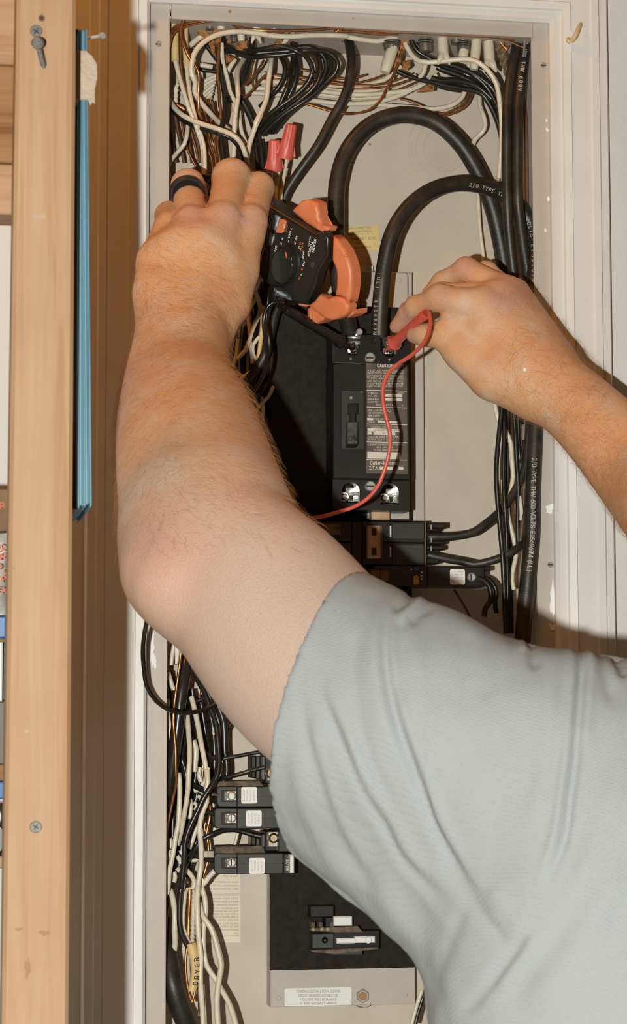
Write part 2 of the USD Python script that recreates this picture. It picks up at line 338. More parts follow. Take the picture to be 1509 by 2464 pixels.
# worn paint on the right and left flange
def blob(Y,px,py,rx,ry,seed,th=.0003):
    r_=np.random.RandomState(seed); a=np.arange(18)/18*2*math.pi; k=1+.45*r_.uniform(-1,1,18)
    return ext(Y,[(px+rx*k[i]*math.cos(a[i]),py+ry*k[i]*math.sin(a[i])) for i in range(18)],.0004,0,th)
for i,(x,y,a,c) in enumerate(((1332,1442,7,38),(1340,1478,6,16),(1322,1225,9,13),(1326,1222,4,9),(1316,312,3,5),(1315,290,2.5,4),(1319,480,3,6),(1319,765,3,5),(1312,555,2.5,5),(1330,1510,9,9),(366,1560,5,46),(372,1592,6,16))):
    part('paint_smear', blob(-.0031,x,y,a,c,i,.0003+.00005*i), M_smear, panel)
# stickers on the panel
PB=VP(BK-.0003)
st=part('yellow_sticker', ext(PB,[(834,546),(909.5,541),(914,601),(838,604)],.0003), M_yellow, panel, 'faded yellow listing sticker')
part('print', cat_([text_on(PB,t,x0,y0,x1,y0-2.5,h,front=.0001) for t,x0,y0,x1,h in (('UNDERWRITERS',838,553,893,6),('LABORATORIES',838,561.5,895,6),('INC  LISTED  NO  A',838,566.5,899,3),('CABINET BOX',845,578.5,903,6.5),('NO',856,588,872,5),('L',901,591,905,5),('NUMBER',854,599,893,5.5))]), M_fink, st)
bs=part('striped_sticker', ext(VP(.0738),[(850,640),(898,640),(890,733),(850,735)],.0003), M_cream, panel)
part('print', cat_([boxpx(VP(.0736),848,y,891,y+h,.0002,0) for y,h in ((655,5),(664,9),(677,3),(682,6),(698,4),(704,8))]), M_blackmark, bs)
ws=part('terminal_sticker', boxpx(VP(.0597),685,2377,846,2420,.0003,0,corner=5), M_cream, panel, 'white sticker with printed lines beside the hex bolt')
part('print', text_block(VP(.0597),(('TERMINALS SUITABLE FOR AL CU WIRE',712,819,2388,6),('CIRCUIT BREAKERS SUITABLE FOR',717,813,2398,6),('Y CU WIRE WILL BE MARKED',721,810,2408,6),('AL WIRE SUITABLE & MARKED',721,810,2417,5)),front=.0001), M_fink, ws)
pp=part('paper_label', ext(VP(BK-.0004),[(492,1985),(578,1985),(579,2268),(492,2268)],.0003), M_paper, panel, 'cream paper instruction label on the back plate')
L=[('For a suit',2110),('suitable to each',2124),('for "F" for installation',2133),('the instructions with',2141),('Automatic Type 1212,',2164),('When used on Area',2171),('all general switch',2179),('must be equipped and',2187),('house be of prill',2194),('available by use with a',2201),('the bus or lower slip in',2208),('of the same size and',2215),('by Mr 120261 Box',2224),('Type 22861 ground',2231),('information working',2239),('no.',2247)]
part('print', cat_([text_on(VP(BK-.0004),t,574-min(75,3.6*len(t)),y,574,y,4.2,front=.0001,thick=.0001) for t,y in L]+[boxpx(VP(BK-.0004),497,y,576,y+.8,.0001,0,.0001) for y in (2151,2154,2252)]), M_fink, pp)

# ---------------------------------------------------------------- main breaker
def X(*q): return cv('X',[q])[0]
def Xp(pts): return cv('X',pts)
def xbox(Y,x0,y0,x1,y1,depth,bevel=.0006,**k):
    a=X(x0,y0); b=X(x1,y1); return boxpx(Y,a[0],a[1],b[0],b[1],depth,bevel,**k)
YM=.002; mb=thing('main_breaker','large black main breaker with white printed caution label in the panel centre','main breaker',at(893,1228,.03))
plm=VP(YM)
def uvx(x,y): p=X(x,y); return plm.uv(*p)
def upoly(x0,x1,top,cy,r,down=True):
    u0,u1=uvx(x0,cy)[0],uvx(x1,cy)[0]; vt=uvx(x0,top)[1]; vc=uvx(x0,cy)[1]; c=((u0+u1)/2); R=(u1-u0)/2
    a=np.radians(np.linspace(180,360,14)) if down else np.radians(np.linspace(180,0,14))
    return Polygon([(u0,vt)]+[(c+R*math.cos(t),vc+R*math.sin(t)) for t in a]+[(u1,vt)])
def ubox(x0,y0,x1,y1): a,b=uvx(x0,(y0+y1)/2),uvx(x1,(y0+y1)/2); t,bt=uvx((x0+x1)/2,y0)[1],uvx((x0+x1)/2,y1)[1]; return sbox(a[0],bt,b[0],t)
top=ubox(75,640,797,905).difference(unary_union([upoly(195,335,600,755,70),upoly(522,695,600,755,70)]))
bot=ubox(80,1980,797,2262).difference(unary_union([upoly(165,330,2195,2085,60,False),upoly(530,692,2215,2095,60,False)]))
part('terminal_block', solid(top,plm,.030), M_blk, mb); part('terminal_block', solid(bot,plm,.030), M_blk, mb)
part('body', xbox(.030,72,655,800,2262,.016), M_blk, mb)
part('cover', xbox(-.004,78,905,797,1980,.034,.0012), M_blk, mb)
part('dust_ledge', xbox(-.0022,82,899,560,906,.004,.0004), M_dust, mb)
for x0,x1,y0,y1 in ((205,325,675,820),(535,680,675,825)):
    lg=part('lug', xbox(.016,x0,y0-30,x1,y1,.016,.001), M_alu, mb)
    c=X((x0+x1)/2,(y0+y1)/2)
    part('lug_screw', disc(.016,c[0],c[1]+6,10,.0045,.0012), M_alu, lg)
    for k in range(5): q=X(x0+15+25*k,y0+25+((k*37)%60)); part('wire_strand', tube(np.array([at(*q,.013),at(q[0]+4,q[1]+16,.012)]),.0016,8), M_alu, lg)
    part('slot', boxpx(.0113,c[0]-6,c[1]+4.5,c[0]+6,c[1]+7,.001,.0002), M_blackmark, lg)
    part('wire_window', xbox(.0145,x0+4,y0-5,x1-4,y0+22,.003,.0004), M_clear, lg)
for x,y in ((230,2120),(600,2130)):
    lg=part('lug', xbox(.020,x-40,y-75,x+75,y+70,.010,.001), M_alu, mb); c=X(x-45,y+20)
    part('lug_ring', ringtube(.0165,c[0],c[1],10.5,.0011), M_alu, lg); part('lug_screw', disc(.020,c[0],c[1],6.5,.004), M_alu, lg)
    part('slot', xbox(.0188,x+10,y+5,x+38,y+55,.002,.0003), M_blackmark, lg)
for x,y,Y,r in ((425,850,YM,12.5),(428,2040,YM,12.5)):
    c=X(x,y); s_=part('mounting_screw', disc(Y,c[0],c[1],r,.003,.001), M_steel, mb)
    part('slot', boxpx(Y-.0036,c[0]-9,c[1]-1.6,c[0]+9,c[1]+1.6,.001,.0002), M_blackmark, s_)
for x,y,r in ((247,860,3),(605,868,3)): c=X(x,y); part('small_screw', disc(YM,c[0],c[1],r,.001), M_steel, mb)
c=X(460,698); part('moulded_ring', ringtube(YM,c[0],c[1],5.5,.0004), M_blk, mb)
c=X(315,622); part('terminal_screw', disc(.012,c[0],c[1],8,.008), M_steel, mb)
# handle recess and toggle
pc=VP(-.004)
fr=part('handle_frame', solid(Polygon([pc.uv(*X(*q)) for q in ((130,1130),(388,1130),(388,1722),(130,1722))]).difference(Polygon([pc.uv(*X(*q)) for q in ((156,1158),(366,1158),(366,1700),(156,1700))])),pc,.0015,.0025), M_blk, mb)
part('handle_well', xbox(-.0042,158,1160,365,1698,.001,0), M_blk2, mb)
tg=part('toggle', ext(Plane(at(*X(268,1450),-.010),(0,-1,.25),(1,0,0)),Xp([(222,1268),(322,1268),(322,1362),(300,1365),(300,1440),(312,1440),(312,1650),(214,1650),(214,1440),(238,1440),(238,1365),(222,1362)]),.010,.0012), M_blk2, mb)
part('toggle_tip', ext(Plane(at(*X(268,1450),-.0107),(0,-1,.25),(1,0,0)),Xp([(218,1445),(310,1445),(310,1645),(218,1645)]),.001,.0003), mat('toggle_grey',(.10,.095,.085),(.06,.055,.05),.5,nscale=200), tg)
part('print', text_on(Plane(at(*X(268,1450),-.0112),(0,-1,.25),(1,0,0)),'ON',*X(224,1618),*X(304,1618),13,bold=True), M_blackmark, tg)
c=X(250,1222); part('trip_screw', disc(-.0042,c[0],c[1],4,.0012), M_steel, mb)
for x,y in ((345,1168),): c=X(x,y); part('trip_screw', disc(-.0042,c[0],c[1],2.5,.001), M_steel, mb)
# printed label
lb=part('caution_label', xbox(-.0042,389,905,770,1925,.0004,0), M_label, mb, 'brown caution label with cream print'); PLb=VP(-.0043)
ln=[('CAUTION',490,640,938,30),('A 1/2" AIR SPACE MUST BE',400,738,978,17),('PROVIDED FROM TOP AND',400,738,1002,17),('BOTTOM OF BREAKER HANDLE',400,738,1027,17),('SCREW HEADS. ALSO UP TO',400,738,1052,17),('ANY METAL MOUNTING FACE.',400,738,1076,17),('A 1/2" PAPER LINER MAY BE',400,738,1101,17),('USED TO PROVIDE THIS SPACING.',400,738,1124,17),
 ('TYPE CC',402,498,1187,18),('40°C',682,740,1187,18),('CAT. NO.',402,495,1213,18),('AMPERES',402,508,1242,18),('240V AC',402,498,1268,18),('MADE IN U.S.A.',482,645,1298,17),('L',722,735,1298,17),
 ('UND. LAB. INC.',402,560,1346,18),('LISTED CIRCUIT',402,570,1372,18),('BREAKER',402,515,1398,18),('POLE UNIT',462,565,1427,17),('ISSUE',402,470,1455,17),
 ('TERMINAL LUGS AND WIRE',428,690,1497,17),('TORQUE WIRE PRESSURE',402,690,1590,17),('SCREW TO 150 LB. IN.',402,645,1615,17),('CURRENT INTERRUPTING RATING',402,735,1664,17),('MAX. RMS SYM.',486,640,1688,17),('10,000 AMPS 240V AC',456,690,1714,17)]
cl=[text_on(PLb,t,*X(a,y),*X(b_,y),h*.25974,thick=.00015,bold=(t=='CAUTION')) for t,a,b_,y,h in ln]
cl+=[text_on(PLb,'Cutler-Hammer',*X(424,1842),*X(690,1842),9,bold=True,thick=.00015),text_on(PLb,'E.T.N.',*X(418,1884),*X(510,1884),7,bold=True,thick=.00015)]
bx=[(565,1190,725,1214),(565,1225,725,1250),(500,1433,690,1457),(400,1408,455,1430),(402,1508,700,1537),(456,1540,660,1566),(402,1541,446,1562),(400,1724,705,1788),(515,1860,635,1886),(690,1862,735,1886)]
cl+=[xbox(PLb,*q[:2],*q[2:],.0001,0,front=.00012) for q in bx]+[xbox(PLb,388,y-3,768,y+3,.0001,0,front=.00012) for y in (1155,1311,1469,1634,1797)]
c=X(605,1338); cl.append(ringtube(-.0044,c[0],c[1],3.6,.0002))
part('print', cat_(cl), M_ink, lb)
part('print', cat_([text_on(PLb,t,*X(a,y),*X(b_,y),4,thick=.0001,front=.00016) for t,a,b_,y in (('AL-CU 2/0 TO 4/0 MCM',455,690,1530),('INT. 75°',540,600,1560),('CC2',600,640,1210),('200',610,640,1246))]), M_dink, lb)
part('bus_link', xbox(.02,440,2272,612,2352,.01,.001), M_tan, mb, 'tan plastic link below the breaker')
part('bus_link', xbox(.035,400,2270,790,2345,.006,.0005), M_steel, mb)

# ---------------------------------------------------------------- right hand branch breakers
def nb(Y,c,x0,y0,x1,y1,depth,bevel=.0006,**k):
    a=cv(c,[(x0,y0)])[0]; b=cv(c,[(x1,y1)])[0]; return boxpx(Y,a[0],a[1],b[0],b[1],depth,bevel,**k)
YB=.010
tp=thing('two_pole_breaker','black two pole breaker with tan tie handle, wired by two thick black cables','circuit breaker',at(950,1360,.03))
part('body', nb(YB,'N',692,52,1232,234,.036), M_blk, tp); part('body', nb(YB,'N',692,238,1232,430,.036), M_blk, tp)
part('body_step', nb(YB+.003,'N',600,55,692,428,.033), M_blk, tp)
part('front_pad', nb(YB,'N',945,68,1222,205,.001,.0004,front=.0008), M_blk2, tp); part('front_pad', nb(YB,'N',945,255,1222,415,.001,.0004,front=.0008), M_blk2, tp)
h=part('tie_handle', nb(YB-.010,'N',742,86,850,368,.010,.0012), M_tan, tp, 'tan tie handle'); part('tie_handle_side', nb(YB-.006,'N',850,90,866,368,.006,.0006), M_brown, h)
for y in (106,280): part('handle_window', nb(YB-.0103,'N',771,y,813,y+66,.001,0), M_blk, h)
for y in (90,275): part('on_mark', nb(YB-.0003,'N',927,y,941,y+(100 if y<200 else 85),.0004,0), M_ink, tp)
part('copper_strip', nb(YB-.0004,'N',1233,55,1244,425,.03,.0004), mat('dull_copper',(.22,.12,.06),(.12,.07,.04),.6,nscale=90), tp)
for y0,y1,x in ((68,112,1408),(112,140,1355),(190,222,1322),(222,250,1405),(262,300,1392),(305,330,1320),(372,418,1352)):
    part('terminal_clip', nb(.018,'N',1246,y0,x,y1,.016,.0008), M_blk, tp)
for y in (80,190,265): part('terminal_screw', nb(.017,'N',1281,y,1294,y+42,.004,.0005), M_steel, tp)
for i,(x0,y0,x1,y1) in enumerate(((320,68,505,166),(400,250,516,345))):
    bt=thing('rocker_breaker',['black breaker with brown rocker just left of the two pole breaker','black breaker with brown rocker half hidden by the bare arm'][i],'circuit breaker',at(790,1290+50*i,.03))
    part('body', nb(YB+.003,'N',90,50+180*i,598,50+180*i+174,.033), M_blk, bt); hd=part('rocker', nb(YB-.006,'N',x0,y0,x1,y1,.009,.0012), M_brown, bt)
    part('print', text_on(VP(YB-.0062),'OFF' if i==0 else 'ON',*cv('N',[(x1-50,y0+52)])[0],*cv('N',[(x1-12,y0+52)])[0],6), M_blackmark, hd)
    if i==0: part('print', text_on(VP(YB-.0062),'15',*cv('N',[(x0+16,y0+60)])[0],*cv('N',[(x0+42,y0+60)])[0],6), M_blackmark, hd)
af=thing('test_button_breaker','long black breaker with blue and amber test buttons above the grey sleeve','circuit breaker',at(1020,1414,.03))
part('body', nb(YB,'W',485,440,800,560,.036), M_blk, af); part('body', nb(YB+.002,'W',800,448,1135,562,.034), M_blk, af)
part('end_clip', nb(.018,'W',1100,445,1168,470,.02), M_blk, af); part('end_clip', nb(.016,'W',1085,472,1140,545,.02), M_blk, af)
hd=part('rocker', nb(YB-.006,'W',470,462,576,530,.009,.0012), M_brown, af); part('rocker_groove', nb(YB-.0062,'W',521,464,525,528,.0006,.0001), M_blackmark, hd)
part('blue_button', nb(YB-.003,'W',721,446,752,470,.005,.0006), M_blue, af, 'blue test button')
a_=part('amber_button', ext(VP(YB-.003),cv('W',[(719,506),(736,491),(752,506),(752,550),(719,550)]),.005,.0006), M_orangeb, af, 'amber test button'); q=cv('W',[(737,523)])[0]; part('button_dot', disc(YB-.003,q[0],q[1],5.5,.0012), M_tan, a_)
for x,y in ((706,462),(766,480),(766,500),(766,518)): q=cv('W',[(x,y)])[0]; part('print', disc(YB,q[0],q[1],2.6,.0002,.0001,8), M_ink, af)
sk=part('rating_sticker', nb(YB+.0018,'W',932,463,1020,552,.0004,0,corner=4), M_cream, af, 'white rating sticker'); part('print', cat_([text_on(VP(YB+.0016),t,*cv('W',[(942,y)])[0],*cv('W',[(1010,y)])[0],4,thick=.0001) for t,y in (('15 AMP',480),('120 V',498),('TYPE CH',516),('CU 60/75',534))]), M_fink, sk)
q=cv('W',[(1056,508)])[0]; sc=part('terminal_screw', disc(YB+.004,q[0],q[1],10.5,.004,.0012), M_steel, af); part('slot', boxpx(YB-.0006,q[0]-1.3,q[1]-8,q[0]+1.3,q[1]+8,.0008,.0001), M_blackmark, sc)

# ---------------------------------------------------------------- lower left branch breakers
def kb(Y,*q,**k): return nb(Y,'K',*q[:4],q[4],q[5] if len(q)>5 else .0006,**k)
spec=[('single_pole_breaker','black breaker with white sticker, topmost of the lower left breakers',150,905,1250,1246,(552,915,812,1186),(385,1060),(300,975,475,1140)),
      ('single_pole_breaker','black breaker with shiny glinting screw, second of the lower left breakers',110,1265,1340,1602,(630,1305,888,1566),(385,1425),(312,1345,476,1516)),
      ('single_pole_breaker','black breaker with dusty top, lowest of the lower left breakers',108,2010,1420,2352,(678,2085,940,2345),(388,2160),(312,2092,476,2240))]
def kpt(x,y): return cv('K',[(x,y)])[0]
for i,(nm,lab,x0,y0,x1,y1,stk,scw,plate) in enumerate(spec):
    Yf=.006
    b=thing(nm,lab,'circuit breaker',at(*kpt(700,y1),.03))
    part('body', kb(Yf,480,y0,1245,y1,.038,.0008), M_blk2, b)
    part('line_end', ext(VP(Yf),[kpt(1250,y0+6),kpt(1440,y0+6),kpt(1440,y1-4),kpt(1250,y1-4)],.036,.0008), M_blk2, b)
    part('terminal_end', ext(VP(Yf+.006),[kpt(x0+40,y0+2),kpt(480,y0+2),kpt(480,y1),kpt(x0+40,y1-4),kpt(x0,y1-60),kpt(x0,y0+40)],.032,.0006), M_blk2, b)
    cv_=part('terminal_window', kb(Yf+.005,215,plate[1]-20,520,plate[3]+30,.004,.0015), M_clear, b)
    part('terminal_plate', kb(Yf+.0005,*plate,.003,.0006), mat('plate_steel',(.55,.5,.42),(.4,.36,.3),.35,metal=.8,nscale=150), b)
    q=kpt(*scw); sc=part('terminal_screw', disc(Yf+.0005,q[0],q[1],11,.004,.0014), M_steel, b); part('slot', boxpx(Yf-.0042,q[0]-1.2,q[1]-8,q[0]+1.2,q[1]+8,.0008,.0001) if i else boxpx(Yf-.0042,q[0]-5,q[1]-5,q[0]+5,q[1]+5,.0008,.0001,corner=4), M_steel if i==0 else M_blackmark, sc)
    sk=part('rating_sticker', kb(Yf-.0003,*stk,.0003,0,corner=4), M_cream, b, 'white rating sticker'); w_=stk[2]-stk[0]
    part('print', cat_([text_on(VP(Yf-.0004),t,*kpt(stk[0]+30+55*k,stk[1]+40),*kpt(stk[0]+30+55*k,stk[3]-40),4,thick=.0001) for k,t in enumerate(('HACR TYPE','SWD CU/AL','15A 120/240V','10,000 A'))]), M_fink, sk)
    part('seam', kb(Yf-.0002,500,(y0+y1)/2-6,1235,(y0+y1)/2,.0004,0), M_blk, b)
    if i: part('print', text_on(VP(Yf-.0003),'EATON',*kpt(1292,y0+105),*kpt(1292,y0+280),6,bold=True), M_ink, b)
    if i==2: part('handle', kb(-.004,1360,2030,1425,2335,.012,.001), M_cream, b, 'white handle edge')
    if i!=1: part('dust_layer', ext(VP(Yf+.012),[kpt(x0+10,y0+12),kpt(x0+20,y0-(80 if i==0 else 110)),kpt(x0+(700 if i==0 else 790),y0-(95 if i==0 else 130)),kpt(x0+(790 if i==0 else 860),y0+12)],.026,.0008), M_dust, b, 'dusty upper edge')
sm=[('stub_breaker','small stepped black breaker with brass screw between two lower left breakers',(1075,1755),1620,1985,(995,1650,1155,1906)),('stub_breaker','small stepped black breaker half behind the upper arm, fed by two black wires',(1030,690),340,872,(980,620,1110,815))]
for nm,lab,scw,y0,y1,plate in sm:
    b=thing(nm,lab,'circuit breaker',at(*kpt(950,y1),.03))
    part('body', kb(.008,1165,y0,1440,y1,.036,.0008), M_blk2, b); part('body_step', kb(.014,940,y0+20,1165,y1-10,.03,.0008), M_blk, b)
    for k,(xx,ww) in enumerate(((720,70),(795,60),(860,80))): part('terminal_rib', kb(.02+.004*(k%2),xx,y0+70,xx+ww,y1-110+20*k,.022,.0006), M_blk if k%2==0 else M_blk2, b)
    part('terminal_plate', kb(.0125,*plate,.003,.0006), _mats['plate_steel'], b); q=kpt(*scw)
    sc=part('terminal_screw', disc(.0125,q[0],q[1],12,.005,.0016), mat('brass_screw',(.75,.62,.42),(.5,.4,.25),.3,metal=1,nscale=300), b); part('slot', boxpx(.0078,q[0]-1.2,q[1]-9,q[0]+1.2,q[1]+9,.0008,.0001), M_blackmark, sc)
# bus bar stabs seen under the sleeve
def pb(Y,*q): return nb(Y,'P',*q[:4],q[4],q[5] if len(q)>5 else .0006)
bu=thing('bus_stab_block','dusty dark green bus stab block with silver bars below the sleeve hem','bus bar',at(*cv('P',[(700,860)])[0],.046))
part('base', pb(.030,300,560,600,765,.016), mat('green_black_phenolic',(.03,.035,.028),(.05,.055,.045),.4,nscale=80), bu)
part('base', pb(.032,600,520,1240,770,.014), M_blk, bu)
part('comb', ext(VP(.024),cv('P',[(260,492),(600,470),(940,455),(1010,540),(600,545),(280,520)]),.02,.0006), M_dust, bu)
part('comb', ext(VP(.024),cv('P',[(262,795),(600,775),(1215,745),(1225,775),(1000,800),(600,850),(330,822)]),.02,.0006), M_dust, bu)
part('comb_body', pb(.026,600,790,1000,855,.02), _mats['green_black_phenolic'], bu)
for x in (290,400,560): part('comb_tooth', pb(.026,x,405,x+55,470,.015,.002), M_dust, bu)
for x in (300,420,500): part('comb_tooth', pb(.022,x,480,x+40,530,.01,.002), M_tan, bu)
q=cv('P',[(470,650)])[0]; part('dome_bolt', lathe([(0,.006),(.0012,.0057),(.0022,.0045),(.0028,.0025),(.003,0),(.003,-.002),(0,-.002)],at(*q,.030),(0,-1,0),16), M_blk, bu)
part('silver_bar', pb(.024,645,625,900,700,.006,.001), M_cream, bu); part('silver_bar', pb(.022,900,600,1180,690,.008,.001), M_cream, bu); part('silver_bar', pb(.026,598,320,860,452,.006,.001), M_cream, bu)
q=cv('P',[(1080,650)])[0]; part('bar_rivet', disc(.022,q[0],q[1],8,.002), M_cream, bu)
part('stab_block', pb(.030,270,170,600,330,.014), M_blk, bu); part('stab_block', pb(.028,480,330,600,470,.016), M_blk, bu)
# ---------------------------------------------------------------- person: signed-distance body, meshed by sparse surface nets
def nets(f, lo, hi, h):
    lo = np.asarray(lo, float); hi = np.asarray(hi, float); S = 16
    n = np.ceil((hi-lo)/(h*S)).astype(int); B = np.stack(np.meshgrid(*[np.arange(k) for k in n], indexing='ij'), -1).reshape(-1, 3)*S
    while True:
        d = f(lo+(B+S/2)*h); B = B[np.abs(d) < S*h*1.25]
        if S == 4: break
        o = np.stack(np.meshgrid(*[[0, S//2]]*3, indexing='ij'), -1).reshape(-1, 3); B = (B[:, None]+o).reshape(-1, 3); S //= 2
    o = np.stack(np.meshgrid(*[range(4)]*3, indexing='ij'), -1).reshape(-1, 3); C = (B[:, None]+o).reshape(-1, 3)
    key = lambda q: (q[..., 0].astype(np.int64)*4096+q[..., 1])*4096+q[..., 2]
    cube = np.stack(np.meshgrid(*[range(2)]*3, indexing='ij'), -1).reshape(-1, 3)
    K = key(C[:, None]+cube); uk, inv = np.unique(K, return_inverse=True); inv = inv.reshape(K.shape)
    q = np.stack([uk//4096//4096, uk//4096 % 4096, uk % 4096], -1); val = f(lo+q*h)
    cvl = val[inv]; act = (cvl.min(1) < 0) & (cvl.max(1) >= 0); C, cvl = C[act], cvl[act]
    acc = np.zeros((len(C), 3)); cnt = np.zeros(len(C))
    for a in range(8):
        for ax in range(3):
            if cube[a][ax]: continue
            b = a+(4, 2, 1)[ax]; va, vb = cvl[:, a], cvl[:, b]; m = (va < 0) != (vb < 0); t = va[m]/(va[m]-vb[m])
            p = cube[a]+np.outer(t, np.eye(3)[ax]); acc[m] += p; cnt[m] += 1
    V = lo+(C+acc/cnt[:, None])*h; ck = key(C); od = np.argsort(ck); ck = ck[od]
    F = []
    for ax in range(3):
        a, b = (ax+1) % 3, (ax+2) % 3; bit = (4, 2, 1)[ax]; s0, s1 = cvl[:, 0] < 0, cvl[:, bit] < 0; m = s0 != s1; base = C[m]; ids = []
        ea, eb = np.eye(3, dtype=int)[a], np.eye(3, dtype=int)[b]; ok = np.ones(len(base), bool)
        for off in (0*ea, -ea, -ea-eb, -eb):
            k = key(base+off); i = np.clip(np.searchsorted(ck, k), 0, len(ck)-1); ok &= ck[i] == k; ids.append(od[i])
        Q = np.stack(ids, 1)[ok]; fl = s0[m][ok]; Q[~fl] = Q[~fl][:, ::-1]; F += [Q[:, [0, 1, 2]], Q[:, [0, 2, 3]]]
    return trimesh.Trimesh(V, np.vstack(F), process=False)
def smin(a, b, k):
    h = np.clip(.5+.5*(b-a)/k, 0, 1); return b*(1-h)+a*h-k*h*(1-h)
def cone(p, a, b, ra, rb, sq=1.0, ax=CF):
    """tapered capsule; sq < 1 flattens it along ax"""
    q = p-a; ab = b-a
    if sq != 1.0: q = q+np.outer(q@ax, ax)*(1/sq-1); ab = ab+(ab@ax)*ax*(1/sq-1)
    t = np.clip((q@ab)/max(ab@ab, 1e-12), 0, 1); return np.linalg.norm(q-t[:, None]*ab, axis=1)-(ra+t*(rb-ra))
def J(px, py, Y, r):
    if px > 900 and py < 1400 and Y > -.3: Y = Y*.74        # right hand works close to the panel
    return at(px, py, Y), r*scale_at(Y)
def chain(pts, sq=1.0, k=.006, sub=0):
    js = [J(*q) for q in pts]
    if sub:
        q = smooth_path(np.array([[*a, r] for a, r in js]), .010); js = [(a[:3], a[3]) for a in q]
    segs = [(a[0], b[0], a[1], b[1]) for a, b in zip(js[:-1], js[1:])]
    def f(p):
        d = None
        for s in segs:
            e = cone(p, *s, sq); d = e if d is None else smin(d, e, k)
        return d
    f.box = (np.min([j[0]-j[1] for j in js], 0), np.max([j[0]+j[1] for j in js], 0)); return f
def group(fs, k):
    def f(p):
        d = None
        for g in fs: e = g(p); d = e if d is None else smin(d, e, k)
        return d
    f.box = (np.min([g.box[0] for g in fs], 0), np.max([g.box[1] for g in fs], 0)); return f
def culled(f, pad=.06):
    lo, hi = f.box[0]-pad, f.box[1]+pad
    def g(p):
        d = np.full(len(p), 9.0); o = np.linalg.norm(np.maximum(0, np.maximum(lo-p, p-hi)), axis=1); m = o <= 0; d[~m] = o[~m]+pad*.9
        if m.any(): d[m] = f(p[m])
        return d
    g.box = f.box; return g
# --- left arm (image left), its back to us
LA = group([chain([(440,765,-.150,104),(434,850,-.175,114),(430,930,-.205,129),(446,1010,-.250,159),(460,1085,-.292,176),(478,1170,-.338,190),(498,1260,-.378,200),(508,1330,-.402,188)],.82,.004,1),
            chain([(506,1320,-.40,184),(530,1370,-.42,186),(612,1428,-.435,217),(764,1600,-.475,240),(1000,1760,-.53,245),(1250,1830,-.57,250)],.82,.004,1),
            chain([(385,1385,-.42,52),(405,1400,-.43,60)],1,.01)], .035)
palm = group([chain([(505,735,-.148,60),(604,534,-.128,36)],.8,.008), chain([(470,735,-.150,62),(537,532,-.136,41)],.8,.008), chain([(435,740,-.150,60),(460,540,-.132,39)],.8,.008),
              chain([(408,742,-.148,62),(411,562,-.120,36)],.8,.008), chain([(381,700,-.142,62),(382,630,-.130,50),(400,575,-.120,40)],.9,.008), chain([(545,730,-.145,60),(572,650,-.132,48),(598,580,-.125,34)],.9,.008),
              chain([(470,760,-.15,100),(470,640,-.140,110),(492,590,-.132,76)],.55,.008)], .010)
LF = [chain([(605,535,-.126,37),(622,452,-.088,36.5),(622,470,-.055,30),(608,510,-.050,26)],.95,.006), chain([(536,532,-.134,42),(557,428,-.092,45),(566,440,-.052,36),(575,490,-.045,30)],.95,.006),
      chain([(460,540,-.130,40),(452,446,-.086,38),(462,455,-.050,33),(480,500,-.045,28)],.95,.006), chain([(408,545,-.116,38),(408,520,-.078,33),(425,530,-.048,28),(445,560,-.044,24)],.95,.006),
      chain([(545,730,-.138,44),(575,690,-.100,34),(590,640,-.088,29),(585,600,-.080,24)],1,.008)]
# knuckles and tendons
LK = [chain([(606,526,-.131,25),(604,552,-.132,22)],.8), chain([(537,526,-.139,29),(534,560,-.140,24)],.8), chain([(459,532,-.135,25),(456,560,-.136,22)],.8)]
left = [culled(LA), culled(palm)]
def left_arm(p):
    d = smin(left[0](p), left[1](p), .018)
    for g in LKc: d = smin(d, g(p), .012)
    e = None
    for g in LFc: q = g(p); e = q if e is None else smin(e, q, .0012)
    return smin(d, e, .004)
LFc = [culled(g) for g in LF]; LKc = [culled(g) for g in LK]
# --- right arm (image right)
def I4(x, y, Y, r): q = cv('I', [(x, y)])[0]; return (q[0], q[1], Y, r)
RA = group([chain([(1299,912,-.150,92),(1376,968,-.175,90),(1460,1048,-.215,100),(1560,1150,-.26,122),(1680,1290,-.31,140),(1800,1440,-.36,140)],.85,.004,1), chain([(1800,1440,-.36,140),(1830,1500,-.38,150),(2150,1680,-.48,185),(2480,1830,-.56,220)],.9,.01)], .02)
rpalm = group([chain([(1166,735,-.125,46),(1285,890,-.148,66)],.8,.008), chain([(1200,712,-.122,42),(1300,885,-.146,64)],.8,.008), chain([(1222,700,-.112,36),(1312,875,-.142,58)],.8,.008), chain([(1240,704,-.098,36),(1324,866,-.134,62)],.85,.008),
               chain([(1150,880,-.118,44),(1200,905,-.130,62),(1275,925,-.145,72)],.85,.008), chain([(1190,800,-.118,80),(1270,880,-.140,80)],.5,.008)], .010)
RF = [chain([(1160,738,-.124,42),(1058,716,-.108,31),(1000,738,-.074,25),(979,772,-.050,20)],1,.006),
      chain([I4(930,335,-.118,38),I4(480,330,-.086,28),I4(250,450,-.060,21),I4(165,560,-.040,18)],1,.006),
      chain([I4(950,300,-.112,36),I4(668,140,-.088,27),I4(500,235,-.055,24),I4(400,330,-.040,20)],1,.006),
      chain([I4(1010,330,-.096,32),I4(815,160,-.068,24),I4(690,210,-.045,20),I4(600,300,-.034,18)],1,.006),
      chain([I4(830,930,-.120,50),I4(620,745,-.108,37),I4(490,625,-.100,29),I4(370,622,-.088,24),I4(290,622,-.078,20)],1,.008)]
RF[4] = group([RF[4], chain([I4(800,560,-.118,60),I4(640,520,-.108,32),I4(560,470,-.104,26)],.9,.008), chain([I4(700,760,-.112,44),I4(600,640,-.104,26)],1,.006)], .010)
RK = [chain([(1172,728,-.132,26),(1190,745,-.134,26)],.8)]
RAc, rpc, RFc, RKc = culled(RA), culled(rpalm), [culled(g) for g in RF], [culled(g) for g in RK]
